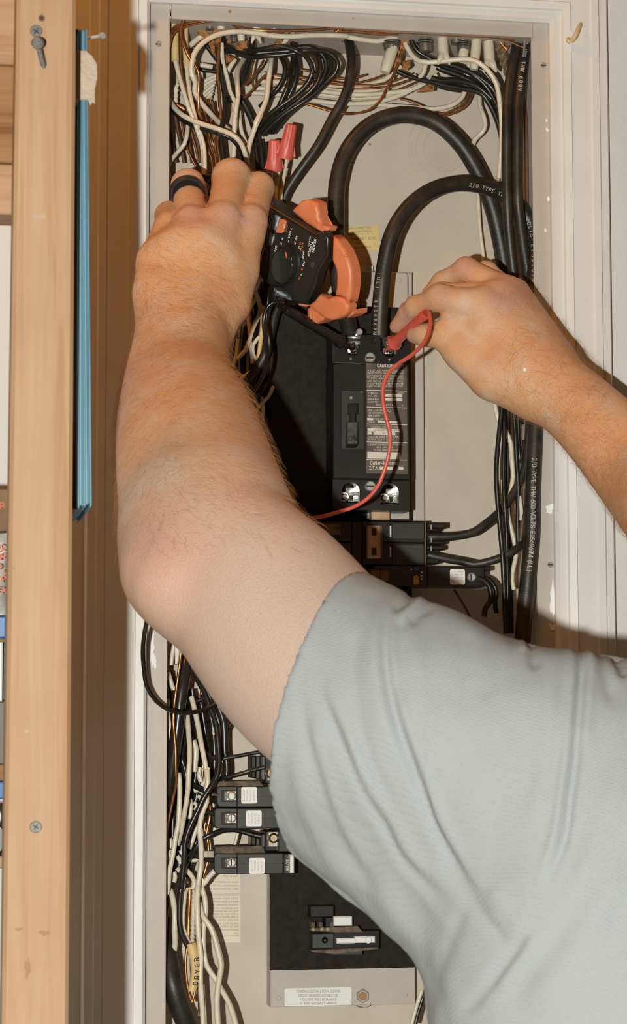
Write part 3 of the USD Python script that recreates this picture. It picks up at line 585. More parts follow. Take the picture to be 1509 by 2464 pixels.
def right_arm(p):
    d = smin(RAc(p), rpc(p), .018)
    for g in RKc: d = smin(d, g(p), .006)
    e = None
    for g in RFc: q = g(p); e = q if e is None else smin(e, q, .0012)
    return smin(d, e, .006)
# --- trunk, neck and head (mostly outside the frame)
YT = -.60; sT = scale_at(YT)
C0 = at(1945, 1900, YT)                   # between the shoulder blades
def tp_(dx, dz, dy=0): return C0+np.array([dx, dy, dz])
_tr = [(tp_(-.13, -.02), tp_(.13, -.02), .085, .085), (tp_(-.11, -.16), tp_(.11, -.16), .125, .125), (tp_(-.10, -.34, .02), tp_(.10, -.34, .02), .125, .125), (tp_(-.09, -.50, .03), tp_(.09, -.50, .03), .125, .125)]
HC = tp_(.02, .33, .04)
def trunk(p):
    d = None
    for s in _tr: e = cone(p, *s, .82, np.array([0, 1., 0])); d = e if d is None else smin(d, e, .09)
    d = smin(d, cone(p, tp_(0, .0), tp_(.015, .22, .03), .068, .058), .06)
    q = (p-HC)/np.array([.078, .098, .118]); hd = (np.linalg.norm(q, axis=1)-1)*.085
    hd = smin(hd, cone(p, HC+np.array([0, .03, -.075]), HC+np.array([0, .075, -.085]), .055, .042), .03)      # jaw
    hd = smin(hd, cone(p, HC+np.array([0, .098, .0]), HC+np.array([0, .118, -.035]), .008, .013), .012)       # nose
    for s in (-1, 1):
        hd = smin(hd, cone(p, HC+np.array([s*.080, .005, .02]), HC+np.array([s*.086, 0, -.03]), .012, .008, .6, np.array([1., 0, 0])), .004)
        hd = np.maximum(hd, -(np.linalg.norm(p-(HC+np.array([s*.032, .112, .005])), axis=1)-.016))            # eye sockets
        hd = np.minimum(hd, np.linalg.norm(p-(HC+np.array([s*.032, .090, .005])), axis=1)-.0125)
    hd = smin(hd, cone(p, HC+np.array([-.02, .108, -.062]), HC+np.array([.02, .108, -.062]), .008, .008), .006)  # lips
    return smin(d, hd, .02)
trunk.box = (C0-np.array([.32, .25, .75]), C0+np.array([.32, .25, .50])); trunk_c = culled(trunk, .08)
def body(p): return smin(smin(left_arm(p), trunk_c(p), .05), right_arm(p), .05)
bx = [LA.box, palm.box, RA.box, rpalm.box, trunk.box]
blo, bhi = np.min([b[0] for b in bx], 0)-.09, np.max([b[1] for b in bx], 0)+.09; bhi[1] = max(bhi[1], .03)
HB = .0026
bm = nets(body, blo, bhi, HB)
def to_trunk(h): return _tr
Ch = at(803,1700,-.50); nh = -.87*CR+.17*CU+.45*CF; nh = nh/np.linalg.norm(nh)
SL = group([chain([(715,1660,-.495,318),(980,1775,-.545,312),(1250,1885,-.585,326)],.80,.01), chain([(855,1930,-.520,180),(1100,2082,-.56,226),(1335,2225,-.60,252)],.75,.01)], .03)
SR = group([chain([(2050,1640,-.45,255),(2480,1830,-.56,300)],.9,.05)], .05)
SLc, SRc = culled(SL, .08), culled(SR, .08)
CR2 = at(2090,1655,-.46); nr = at(2050,1640,-.45)-at(2480,1830,-.56); nr /= np.linalg.norm(nr)
hemz = C0[2]-.66
def shirt_outer(p):
    d = None
    for s in _tr: e = cone(p, s[0], s[1], s[2]+.022, s[3]+.022, .84, np.array([0, 1., 0])); d = e if d is None else smin(d, e, .09)
    d = smin(d, cone(p, tp_(-.10,-.62,.03), tp_(.10,-.62,.03), .142, .142, .82, np.array([0,1.,0])), .09)
    d = smin(d, SLc(p), .03); return smin(d, SRc(p), .05)
def shirt_f(p):
    d = shirt_outer(p); cl = (p-Ch)@nh+.003*np.sin((p-Ch)@CU*30); cr = np.where(p[:, 0] > C0[0], (p-CR2)@nr, -1.0); ch = hemz-p[:, 2]; cn = .071-np.linalg.norm((p-tp_(.01,.12,.02))*np.array([1,1,.45]), axis=1)
    cut = np.maximum(np.maximum(cl, cr), np.maximum(ch, cn)); inner = np.maximum(d+.0055, -cut-.05)
    a, b = np.maximum(d, -inner), cut; h = np.maximum(.0045-np.abs(a-b), 0)/.0045
    return np.maximum(a, b)+h*h*.0045/4
slo = np.minimum(SL.box[0], C0-np.array([.30,.25,.72]))-.03; shi = np.maximum(np.maximum(SL.box[1], SR.box[1]), C0+np.array([.3,.25,.15]))+.03
sm_ = nets(shirt_f, slo, shi, .0028)
# folds: lines over the cloth with a signed height (mm) and a half width (px)
FOLDS = [([(700,1790),(735,1945),(795,2075),(860,2160)],2.0,18),([(722,1640),(742,1780),(790,1945),(852,2080),(935,2195)],-1.8,15),([(1000,1500),(1010,1650),(1040,1800),(1080,1920)],1.5,22),([(1330,1560),(1325,1700),(1310,1850),(1280,2000)],1.6,20),([(1190,1530),(1180,1600),(1160,1690)],-1.4,18),([(1120,1560),(1130,1700),(1170,1850)],-1.2,24),([(1440,2100),(1340,2250),(1230,2400)],-1.5,24),([(1509,2080),(1420,2230),(1300,2400)],1.4,26),([(935,2240),(1010,2320),(1075,2420)],-1.5,18),([(767,1640),(804,1740),(872,1899),(923,1985),(969,2070),(1060,2165)],-3.2,13),([(782,1640),(822,1738),(890,1890),(941,1976),(990,2055),(1075,2140)],2.2,15),
 ([(935,1472),(929,1569),(937,1649),(962,1751),(994,1842),(1043,1985),(1071,2042),(1105,2098),(1170,2180)],-4.0,11),([(955,1470),(948,1569),(957,1649),(982,1745),(1014,1836),(1063,1970),(1092,2030),(1125,2080)],2.6,14),
 ([(965,1470),(960,1540),(960,1620),(968,1700)],-2.0,7),([(1045,2040),(1100,2120),(1170,2215),(1230,2290)],-2.6,14),
 ([(1379,1535),(1399,1586),(1396,1672),(1387,1785),(1373,1899),(1356,2013),(1316,2127)],-4.5,9),([(1362,1535),(1380,1590),(1378,1672),(1369,1785),(1355,1899),(1338,2010),(1298,2120)],2.4,11),([(1420,1545),(1418,1600),(1412,1690),(1400,1800)],2.5,14),
 ([(1275,2241),(1220,2310),(1162,2383),(1110,2440)],-2.6,14),([(1300,2241),(1245,2312),(1190,2390)],2.0,16),
 ([(1268,1508),(1272,1540),(1282,1580),(1290,1620)],-3.0,10),([(1258,1505),(1260,1535),(1268,1575)],3.0,11),([(1470,1555),(1490,1590),(1506,1630)],-4.5,11),([(1440,1550),(1450,1590),(1462,1640),(1470,1690)],-2.0,12),
 ([(905,1470),(900,1560),(912,1680),(945,1800)],2.0,22),([(860,1500),(850,1600),(858,1700),(890,1830),(950,1960)],-1.6,16),([(830,1780),(880,1920),(950,2050),(1040,2180),(1100,2260)],1.8,18),
 ([(1000,1425),(975,1450),(945,1470)],-2.5,8),([(1022,1440),(1005,1455),(972,1478),(958,1500)],2.2,9),([(1045,1462),(1010,1478),(985,1505)],-2.2,8),
 ([(745,1720),(775,1850),(820,1980),(880,2090)],1.6,14),([(1120,2180),(1080,2280),(1050,2360)],-1.5,16),([(880,2130),(960,2210),(1030,2300)],1.4,20),
 ([(1180,2130),(1215,2190),(1262,2240)],1.8,18),([(1500,1740),(1440,1860),(1400,2000),(1345,2150)],-1.4,22),([(1509,1850),(1440,2000),(1380,2140)],1.2,20)]
def folds(mesh):
    v = np.asarray(mesh.vertices).copy(); nrm = meshkit.arrays(mesh, True)[2]; face = (nrm*(CPOS-v)).sum(1) > .0; px = project(v); front = v[:, 1] < -.42
    m = face & front & (px[:, 0] > 600) & (px[:, 0] < 1650) & (px[:, 1] > 1300) & (px[:, 1] < 2600); P = px[m]; h = np.zeros(len(P))
    for ln, a, w in FOLDS:
        w = max(w*1.15, 12)
        q = smooth_path(np.array([(x, y, 0.) for x, y in ln]), 6)[:, :2]; n = len(q); best = np.full(len(P), 1e9); tt = np.zeros(len(P)); near = (P[:, 0] > q[:, 0].min()-4*w) & (P[:, 0] < q[:, 0].max()+4*w) & (P[:, 1] > q[:, 1].min()-4*w) & (P[:, 1] < q[:, 1].max()+4*w)
        R = P[near]; b = np.full(len(R), 1e9); t = np.zeros(len(R))
        for i in range(n-1):
            e = q[i+1]-q[i]; s = np.clip(((R-q[i])@e)/max(e@e, 1e-9), 0, 1); d = ((R-q[i]-s[:, None]*e)**2).sum(1); k = d < b; b[k] = d[k]; t[k] = (i+s[k])/(n-1)
        h[near] += a*np.exp(-b/(w*w))*np.clip(np.minimum(t, 1-t)*5+.12, 0, 1)
    big = meshkit.fbm(v[m]*np.array([16, 16, 11.]), 3, 5)-.5
    v[m] += nrm[m]*((h*.001+big*.010)[:, None]); v[~m] += nrm[~m]*((meshkit.fbm(v[~m]*14, 3, 5)-.5)*.010)[:, None]
    return trimesh.Trimesh(v, mesh.faces, process=False)
def relax(mesh, n, lam=.5, mu=-.53):
    from scipy.sparse import coo_matrix
    v = np.asarray(mesh.vertices).copy(); e = mesh.faces[:, [0, 1, 1, 2, 2, 0]].reshape(-1, 2); e = np.vstack([e, e[:, ::-1]])
    A = coo_matrix((np.ones(len(e)), (e[:, 0], e[:, 1])), shape=(len(v),)*2).tocsr(); A.data[:] = 1; dg = np.maximum(np.asarray(A.sum(1)).ravel(), 1)[:, None]
    for _ in range(n):
        for k in (lam, mu): v = v+k*(A@v/dg-v)
    return trimesh.Trimesh(v, mesh.faces, process=False)
bm = relax(bm, 3)
_v0 = np.asarray(bm.vertices); _v1 = np.asarray(relax(bm, 45).vertices); _q = project(_v0)
_w = np.clip((_q[:, 1]-770)/90, 0, 1)*(_q[:, 0] < 900); _w = np.maximum(_w, np.clip((_q[:, 0]-1290)/90, 0, 1))*(_v0[:, 2] < HC[2]-.18)
bm = trimesh.Trimesh(_v0+(_v1-_v0)*_w[:, None], bm.faces, process=False)
sm_ = relax(folds(relax(sm_, 10)), 3)
# skin colour: warm freckled forearms, paler inside the sleeve line, redder knuckles
def skin_nodes(nodes, links):
    base, red, pale, tan = alb((216,176,144),-.12), alb((214,146,100),-.12), alb((206,172,148),-.30), alb((222,162,112),-.18)
    nodes.update({'n1': ('noise_texture', {'scale': 26.0, 'detail': 4.0, 'roughness': .6}), 'r1': ('rgb_ramp', {'ramp': [(.30, base), (.52, tan), (.74, red)]}),
      'n2': ('noise_texture', {'scale': 700.0, 'detail': 3.0, 'roughness': .6}), 'r2': ('rgb_ramp', {'ramp': [(.44, (1,1,1)), (.70, (.86,.76,.68))]}), 'mx': ('mix', {'mix_type': 'multiply', 'fac': .5}),
      'at': ('attribute', {'attribute': 'tan_line'}), 'mp': ('mix', {'color2': pale}), 'at2': ('attribute', {'attribute': 'flush'}), 'mr': ('mix', {'color2': alb((192,136,112),-.12)}),
      'n3': ('noise_texture', {'scale': 900.0, 'detail': 4.0}), 'b': ('bump', {'strength': .8, 'distance': .0008})})
    links += [('g.position', 'n1.vector'), ('g.position', 'n2.vector'), ('g.position', 'n3.vector'), ('n1.fac', 'r1.fac'), ('n2.fac', 'r2.fac'), ('r1.color', 'mp.color1'), ('at.fac', 'mp.fac'), ('mp.color', 'mr.color1'), ('at2.fac', 'mr.fac'), ('mr.color', 'mx.color1'), ('r2.color', 'mx.color2'), ('mx.color', 'p.base_color'), ('n3.fac', 'b.height'), ('b.normal', 'p.normal')]
M_skin = mat('skin', (.5,.3,.2), None, .46, spec=.35, sss=.12, extra=skin_nodes)
def cloth_nodes(nodes, links):
    a, b = alb((180,176,167),-.5), alb((158,155,148),-.5)
    nodes.update({'w1': ('wave_texture', {'scale': 190.0, 'distortion': 1.5, 'detail': 1.0, 'bands_direction': 'diagonal'}), 'n1': ('noise_texture', {'scale': 700.0, 'detail': 2.0}), 'n2': ('noise_texture', {'scale': 22.0, 'detail': 4.0}),
      'm1': ('math', {'math_type': 'multiply_add', 'value2': .45}), 'r': ('rgb_ramp', {'ramp': [(.25, b), (.75, a)]}), 'b': ('bump', {'strength': .5, 'distance': .0004}), 'm2': ('math', {'math_type': 'multiply_add', 'value2': .35})})
    links += [('g.position', 'w1.vector'), ('g.position', 'n1.vector'), ('g.position', 'n2.vector'), ('w1.fac', 'm1.value1'), ('n1.fac', 'm1.value3'), ('n2.fac', 'm2.value1'), ('m1.value', 'm2.value3'), ('m2.value', 'r.fac'), ('r.color', 'p.base_color'), ('m1.value', 'b.height'), ('b.normal', 'p.normal')]
M_cloth = mat('grey_marl_jersey', (.4,.4,.4), None, .9, spec=.2, extra=cloth_nodes)
M_thread = mat('seam_thread', alb((150,150,146),-.5), None, .9)
M_hair = mat('brown_hair', (.10,.055,.028), (.06,.032,.016), .6, nscale=300, bump=.002, bscale=500)
M_denim = mat('blue_denim', (.035,.05,.085), (.05,.07,.11), .9, nscale=300)
M_shoe = mat('work_boot', (.12,.07,.035), None, .6)

man = thing('person','man seen from behind in a grey T-shirt, both bare arms reaching into the open panel','person',(C0[0],C0[1],0.0))
bp = part('body', bm, M_skin, man, smooth=True)
bv = np.asarray(bm.vertices)
# own pigment: untanned upper arm, flushed knuckles and elbow
elb, wr = at(470,1300,-.38), at(440,775,-.15)
tl = np.clip(((bv-elb)@((at(764,1600,-.475)-elb)/np.linalg.norm(at(764,1600,-.475)-elb))+.09)/.22, 0, 1)*np.exp(-(np.linalg.norm(np.cross(bv-elb, (at(1000,1760,-.53)-elb)/np.linalg.norm(at(1000,1760,-.53)-elb)), axis=1)/.15)**6)
fl_ = np.zeros(len(bv))
for c, r in ((at(606,530,-.14),.016),(at(538,528,-.145),.018),(at(458,535,-.14),.016),(at(410,1345,-.44),.035),(at(300,1060,-.24),.05),(at(1058,712,-.095),.012),(at(1215,712,-.105),.02),(at(1119,640,-.076),.012),(at(979,772,-.045),.014),(at(953,790,-.038),.014),(at(990,805,-.062),.014)):
    fl_ = np.maximum(fl_, .75*np.exp(-((bv-c)**2).sum(1)/r**2))
api = UsdGeom.PrimvarsAPI(bp)
for k, a in (('tan_line', tl), ('flush', fl_)): api.CreatePrimvar(k, Sdf.ValueTypeNames.FloatArray, 'vertex').Set(Vt.FloatArray.FromNumpy(a.astype(np.float32)))
sp = part('t_shirt', sm_, M_cloth, man, 'grey marl short sleeved T-shirt', smooth=True)
# ---------------------------------------------------------------- timber stud and what hangs on it
def wood_nodes(c1, c2, c3, axis):
    sc = (60, 60, 2.2) if axis == 'z' else (2.2, 60, 60)
    def f(nodes, links):
        nodes.update({'m': ('mapping', {'scale': sc}), 'n': ('noise_texture', {'scale': 2.2, 'detail': 5.0, 'roughness': .6, 'distortion': .6}), 'r': ('rgb_ramp', {'ramp': [(.30, c2), (.48, c1), (.72, c3)]}),
          'n2': ('noise_texture', {'scale': 9.0, 'detail': 3.0}), 'r2': ('rgb_ramp', {'ramp': [(.35, (1,1,1)), (.72, (.74,.72,.70))]}), 'mx': ('mix', {'mix_type': 'multiply', 'fac': .5}), 'b': ('bump', {'strength': .5, 'distance': .0006})})
        links += [('g.position', 'm.vector'), ('m.vector', 'n.vector'), ('g.position', 'n2.vector'), ('n.fac', 'r.fac'), ('n2.fac', 'r2.fac'), ('r.color', 'mx.color1'), ('r2.color', 'mx.color2'), ('mx.color', 'p.base_color'), ('n.fac', 'b.height'), ('b.normal', 'p.normal')]
    return f
YS = -.55
M_pine = mat('pine_stud', (.5,.3,.2), None, .62, spec=.3, extra=wood_nodes(alb((212,162,116),YS), alb((200,147,98),YS), alb((216,173,130),YS), 'z'))
M_board = mat('pine_board', (.5,.3,.2), None, .65, spec=.3, extra=wood_nodes(alb((204,152,108),YS), alb((182,128,84),YS), alb((212,166,126),YS), 'x'))
M_board2 = mat('old_board', (.5,.3,.2), None, .7, spec=.3, extra=wood_nodes(alb((178,122,72),YS), alb((140,86,44),YS), alb((190,140,92),YS), 'x'))
M_scr = mat('grey_screw', (.20,.195,.175), (.11,.105,.095), .55, metal=.2, nscale=900)
st = thing('timber_stud','upright pale pine stud with screws along the left edge of the picture','timber stud',at(90,2700,YS))
def quadbox(pts, Y, depth, bevel=.0015): return ext(VP(Y), pts, depth, bevel)
part('stud', quadbox([(42,-3300),(184,-3300),(184,-120),(164,2620),(164,5900),(2,5900),(2,2620),(42,-120)],YS,.038,.0025), M_pine, st)
def screw_head(x,y,r,h=.001):
    c = part('screw_head', disc(YS,x,y,r,h,.0006,24), M_scr, st)
    for a in (35,125): part('cross_slot', ext(VP(YS-h-.0001),[(x+r*.6*math.cos(math.radians(a))+1.3*math.sin(math.radians(a)),y+r*.6*math.sin(math.radians(a))-1.3*math.cos(math.radians(a))),(x-r*.6*math.cos(math.radians(a))+1.3*math.sin(math.radians(a)),y-r*.6*math.sin(math.radians(a))-1.3*math.cos(math.radians(a))),(x-r*.6*math.cos(math.radians(a))-1.3*math.sin(math.radians(a)),y-r*.6*math.sin(math.radians(a))+1.3*math.cos(math.radians(a))),(x+r*.6*math.cos(math.radians(a))-1.3*math.sin(math.radians(a)),y+r*.6*math.sin(math.radians(a))+1.3*math.cos(math.radians(a)))],.0004), M_blackmark, c)
screw_head(87,75,15); screw_head(86,1990,14); 
part('screw_hole', disc(YS,100,44,8,.0003,.0001), mat('hole_brown',(.16,.08,.035),None,.9), st); part('screw_hole', disc(YS,100,44,4,.0005,.0001), M_blackmark, st)
for i,(x,y,a,b) in enumerate(((98,521,16,7),(65,1760,7,5),(33,1368,4,3),(67,2330,9,22),(45,2236,8,4),(106,2246,12,7))): part('worn_patch', blob(YS,x,y,a,b,40+i,.00015), mat('pale_wood',alb((212,172,136),YS),None,.8) if i<2 else mat('wood_stain',alb((186,138,98),YS),None,.8), st)
# bent screw: head standing proud, threaded shank hanging down
bs_ = thing('bent_screw','grey threaded screw standing proud near the top of the pine stud','screw',at(91,150,YS-.012))
hp = at(91,106,YS-.014); ax = hp-at(100,135,YS-.004); 
part('head', lathe([(0,.0035),(.0030,.0034),(.0044,.0018),(.0040,0),(.0018,-.003),(0,-.003)],hp,(-.12,-1,.15),20), M_scr, bs_)
P = smooth_path(np.array([hp+np.array([0,.002,0]),at(95,122,YS-.010),at(101,145,YS-.007),at(106,164,YS-.004)]),.0008); n_=len(P); ph=np.arange(n_)
part('threaded_shank', tube(P,.0016+.0005*(ph%2)-np.where(ph>n_-4,.0004*(ph-n_+4),0),10), M_scr, bs_)
# blocking boards behind the stud
bd=[('blocking_board','wide pale pine board behind the stud, topmost at the picture\'s left edge',-140,146,M_board,-.511,.04),('blocking_board','darker cracked old board behind the stud, between two pale boards',150,385,M_board2,-.508,.04),('blocking_board','pale swirly grained board behind the stud, lowest of the three boards',388,510,M_board,-.511,.036)]
for nm,lab,y0,y1,m_,Y,d in bd: one(nm, boxpx(Y,-330,y0,60,y1,d,.0012), m_, lab, 'board')
# stack of blue sheets with masking tape and a nail
rs=np.random.RandomState(8)
M_bl=[mat('blue_sheet_%s'%n,alb(c,-.46),None,.6) for n,c in (('light',(112,158,166)),('mid',(86,138,156)),('pale',(146,172,172)))]
bl=thing('sheet_stack','stack of light blue sheets hanging edge-on behind the pine stud','sheets',at(205,1225,-.46))
for k in range(7):
    xa,xb=188+3.1*k,187+4.9*k; part('sheet', ext(VP(-.508+.0006*(k%3)),[(xa,72+rs.uniform(-3,6)),(xa+2.9,72+rs.uniform(-3,4)),(xb+4.6,1222+rs.uniform(-14,4)),(xb,1222+rs.uniform(-14,4))],.12,.0003), M_bl[(k*2)%3], bl)
fo=thing('dark_folder','dark brown folder edge squeezed between the pine stud and blue sheets','folder',at(184,1220,-.45))
part('cover', ext(VP(-.497),[(170,70),(190,70),(190,1225),(172,1225)],.1,.0004), mat('dark_card',(.02,.014,.009),(.05,.03,.015),.6,nscale=40,stretch=(8,8,.5)), fo)
part('page_edge', ext(VP(-.499),[(176,420),(184,420),(186,1190),(182,1190)],.05,.0003), mat('brown_page',(.11,.065,.035),None,.8), fo)
tp=[(188,122),(207,121),(222,134),(234,153),(235,186),(229,214),(229,250),(223,246),(218,254),(211,240),(188,240)]
mt=thing('masking_tape','crumpled flap of cream masking tape wrapped round the blue sheets','tape',at(212,250,-.47))
part('flap', ext(VP(-.510),tp,.0012,.0004), mat('masking_tape',alb((212,186,156),-.47),alb((202,172,138),-.47),.6,nscale=40,bump=.0015,bscale=160), mt)
part('wrap', ext(VP(-.517),[(183,122),(190,122),(190,240),(183,240)],.09,.0004), mat('masking_tape_back',alb((190,150,95),-.47),None,.6), mt)
na=thing('nail','shiny nail sticking out of the blue sheets toward the panel','nail',at(228,92,-.44))
q0,q1=at(204,93,-.47),at(246,86,-.49); part('shank', tube(np.array([q0,(q0+q1)/2,q1]),.0011,10), mat('bright_nail',(.62,.60,.55),None,.3,metal=.3), na); part('head', lathe([(0,.0012),(.0024,.001),(.0024,-.0002),(0,-.0002)],q1,q1-q0,14), M_steel, na)
# shelf and clutter between stud and wall
YW=-.30
def lbox(Y,x0,y0,x1,y1,d,**k): return boxpx(Y,x0,y0,x1,y1,d,.001,**k)
one('shelf_board', lbox(-.33,-420,1840,80,1880,.33), M_board2, 'upper wooden shelf board behind the foot of the stud','shelf')
one('shelf_board', lbox(-.33,-420,2062,80,2092,.33), M_board, 'lower wooden shelf board with the black tool on it','shelf')
one('cardboard_box', lbox(-.26,-260,1175,20,1500,.14), mat('brown_card',(.17,.10,.05),(.23,.14,.075),.8,nscale=30), 'brown cardboard box with a red letter behind the clear bag','box')
def redtxt(parent,Y,t,x0,y0,x1,y1,h): part('red_lettering', text_on(VP(Y),t,x0,y0,x1,y1,h,bold=True), mat('red_marker',alb((214,100,62),-.27),None,.6), parent)
zb=thing('zip_bag','glossy clear plastic zip bag with red lettering, left of the stud','bag',at(-60,1482,-.28))
def bag():
    g=[]; nx,ny=26,20
    V=[];F=[]
    for s in (1,-1):
        for j in range(ny+1):
            for i in range(nx+1):
                u,v=i/nx,j/ny; p=at(-190+210*u,1280+200*v,-.28); b=.018*math.sin(math.pi*u)**.5*math.sin(math.pi*min(1,v*1.05))**.5
                w=.004*(meshkit.fbm(np.array([[u*9,v*7,s*3.]]),3,2)[0]-.5); V.append(p+np.array([0,-s*(b+w*2),0]))
    o=(nx+1)*(ny+1)
    for s in (0,1):
        for j in range(ny):
            for i in range(nx):
                a=s*o+j*(nx+1)+i; q=[a,a+nx+1,a+nx+2,a+1]; q=q if s==0 else q[::-1]; F+=[[q[0],q[1],q[2]],[q[0],q[2],q[3]]]
    return trimesh.Trimesh(V,F,process=False)
part('pouch', bag(), mat('clear_bag',(.62,.62,.58),(.35,.34,.31),.12,nscale=60,spec=.8,coat=.6), zb, smooth=True)
part('zip_rim', pxtube([(-195,1284,-.285),(-90,1283,-.288),(21,1281,-.285)],2.2,8), M_clear, zb)
for t,x0,y0,x1,y1,h in (('LO',-8,1330,14,1322,14),('W',-4,1350,16,1343,14),('O',-14,1372,5,1368,13),('C',14,1385,24,1375,14),('P',2,1402,17,1398,14),('EX',-14,1424,17,1430,14)): redtxt(zb,-.307,t,x0,y0,x1,y1,h)
one('red_letter_print', text_on(VP(-.2605),'OR',-22,1226,13,1222,14,bold=True), _mats['red_marker'], 'red hand-printed letters on the brown cardboard box','lettering')
one('blue_bin', lbox(-.31,-300,1482,14,1534,.2), M_blue, 'bright blue bin edge at the far left under the clear bag','bin')
bk=thing('boxed_item','cream box with a black side standing on the shelf left of the stud','box',at(-50,1690,-.29)); part('box', lbox(-.29,-240,1541,6,1688,.1), M_cream, bk); part('black_side', lbox(-.285,6,1546,13,1686,.1), M_blk, bk); part('lid_strip', lbox(-.292,-240,1536,13,1545,.1), _mats['brown_card'], bk)
one('grey_cloth_bundle', lbox(-.30,-260,1690,11,1840,.12), mat('grey_canvas',(.15,.145,.125),(.22,.21,.18),.9,nscale=12,stretch=(6,6,.6)), 'grey canvas bundle on the upper shelf left of the stud','cloth')
one('blue_bin', lbox(-.34,-300,1882,10,1924,.2), mat('blue_plastic_2',alb((40,98,150),-.34),None,.5), 'muted blue tray slung under the upper shelf board','bin')
tl_=thing('black_tool','black handled tool with silver body lying on the lower shelf','tool',at(-30,2060,-.30)); part('handle', lbox(-.30,-120,1985,8,2055,.05,corner=14), M_blk, tl_); part('silver_body', lbox(-.298,-140,1945,4,1988,.045,corner=16), M_steel, tl_)
# staple-like cable hook on the right casing
hk=thing('cable_hook','small tan plastic hook stuck on the casing at the top right','hook',at(1385,103,-.02))
part('shaft', pxtube([(1397,58,-.020),(1391,72,-.024),(1384,88,-.024),(1375,100,-.020)],[5,6,6.5,5.5],12,.003), M_tan if False else mat('tan_hook',alb((198,168,116)),None,.35), hk); part('foot', pxtube([(1368,92,-.019),(1366,97,-.02),(1372,102,-.02)],[4,5,5],10,.002), _mats['tan_hook'], hk)

# ---------------------------------------------------------------- clamp meter in the left hand
um=.85*(.88*CR-.47*CU)-.527*CF; vm=.928*(-.23*CR-.97*CU)+.374*CF; nm_=np.cross(um,vm); nm_ = nm_ if nm_@CF<0 else -nm_
MP0=at(760,640,-.060); MPl=Plane(MP0,nm_,um)
if (MPl.e2@vm)<0: pass
M_mblk=mat('meter_black',(.014,.013,.011),(.020,.018,.015),.34,nscale=200); M_mgrey=mat('meter_button_grey',alb((118,122,122),-.05),None,.45)
def O(*q): return cv('O',[q])[0]
def oext(pts,d,bevel=.001,front=0,steps=2): return ext(MPl,cv('O',pts),d,bevel,front,steps)
cm=thing('clamp_meter','black and orange clamp meter gripped in the raised hand','clamp meter',MP0-np.array([0,0,.05]))
part('case', oext([(-620,-100),(-300,-90),(330,262),(480,350),(670,465),(840,578),(920,548),(990,630),(985,820),(868,1030),(840,1170),(740,1388),(560,1345),(330,1180),(190,1045),(-480,640),(-640,500)],.011,.0025,0,3), M_mblk, cm)
part('case_back', oext([(-600,-60),(-300,-50),(330,300),(480,390),(670,500),(780,600),(800,800),(700,1150),(640,1280),(540,1300),(330,1150),(190,1020),(-480,620),(-620,480)],.022,.004,-.010,3), M_mblk, cm)
part('face_panel', oext([(-560,-40),(-280,-40),(330,300),(830,600),(910,575),(965,640),(960,805),(845,1020),(812,1150),(715,1320),(590,1290),(230,1030),(-430,600),(-560,470)],.002,.0006,.0008), mat('meter_face',(.019,.016,.013),None,.5), cm)
part('display', oext([(-330,60),(225,330),(330,360),(215,800),(-420,480)],.001,.0003,.0016), mat('dark_display',(.012,.012,.012),None,.15), cm)
M_tr=MPl
part('trigger', oext([(495,325),(560,255),(612,205),(692,197),(796,240),(800,300),(815,345),(812,390),(832,440),(842,490),(925,514),(905,560),(850,580),(760,530),(660,470)],.014,.004,-.008,3), M_orange, cm, 'orange trigger')
part('jaw', oext([(1010,600),(1075,670),(1145,770),(1190,870),(1218,975),(1228,1075),(1224,1190),(1210,1290),(1190,1366),(1150,1320),(1100,1292),(1030,1288),(1045,1200),(1052,1050),(1040,975),(1000,885),(1000,830)],.014,.0035,-.003,3), M_orange, cm, 'orange curved jaw')
part('jaw', oext([(880,1262),(925,1300),(980,1318),(1030,1290),(1100,1296),(1150,1324),(1192,1372),(1206,1405),(1195,1470),(1155,1515),(1090,1545),(1020,1566),(975,1558),(930,1545),(860,1495),(742,1395),(820,1335)],.013,.0035,-.001,3), M_orange, cm, 'orange hooked jaw')
part('jaw_lip', oext([(1120,1550),(1205,1450),(1200,1500),(1190,1512)],.02,.001,-.010), M_orange, cm)
part('probe_holder', oext([(690,1440),(735,1392),(860,1470),(925,1535),(880,1575),(800,1616),(725,1580),(690,1540)],.02,.004,-.006,2), M_orange, cm); part('probe_holder_base', oext([(595,1372),(725,1378),(740,1400),(700,1420),(620,1400)],.02,.002,-.004), M_orange, cm)
for x in (742,775): part('holder_rib', tube(np.array([MPl.hit(*O(x,1440))+nm_*(-.0055),MPl.hit(*O(x+8,1560))+nm_*(-.006)]),.0012,8), M_orange, cm)
part('jaw_bump', lathe([(0,.0012),(.0012,.0006),(.0016,-.0005),(0,-.0005)],MPl.hit(*O(1165,830))-nm_*.003,nm_,14), M_orange, cm)
kc=MPl.hit(*O(522,935)); R_=.0150
def knob():
    a=np.arange(72)/72*2*math.pi; V=[];prof=[(1.06,0.0016),(1.04,.003),(.98,.0075),(.90,.0098),(.84,.0102),(0,.0102)]
    m=lathe([(0,-.001)]+[(R_*1.12,-.001),(R_*1.12,.0018),(R_*1.05,.0026),(R_*1.0,.0030),(R_*.97,.0085),(R_*.90,.0104),(R_*.82,.0108),(0,.0108)],kc,nm_,72); v=np.asarray(m.vertices).copy(); q=v-kc; hh=q@nm_; rad=q-np.outer(hh,nm_); an=np.arctan2(rad@MPl.e2,rad@MPl.e1)
    v=kc+np.outer(hh*.8,nm_)+np.outer(rad@MPl.e1,MPl.e1)*.92+np.outer(rad@MPl.e2,MPl.e2)*1.22; rad=rad*1.0
    k=(hh>.0032)&(np.linalg.norm(rad,axis=1)>R_*.85); v[k]-=rad[k]*(.06*(np.cos(an[k]*12)>.55))[:,None]; return trimesh.Trimesh(v,m.faces,process=False)
kb_=part('dial', knob(), mat('dial_black',(.016,.017,.014),None,.22,coat=.3), cm); KP=MPl.lift(.0089)
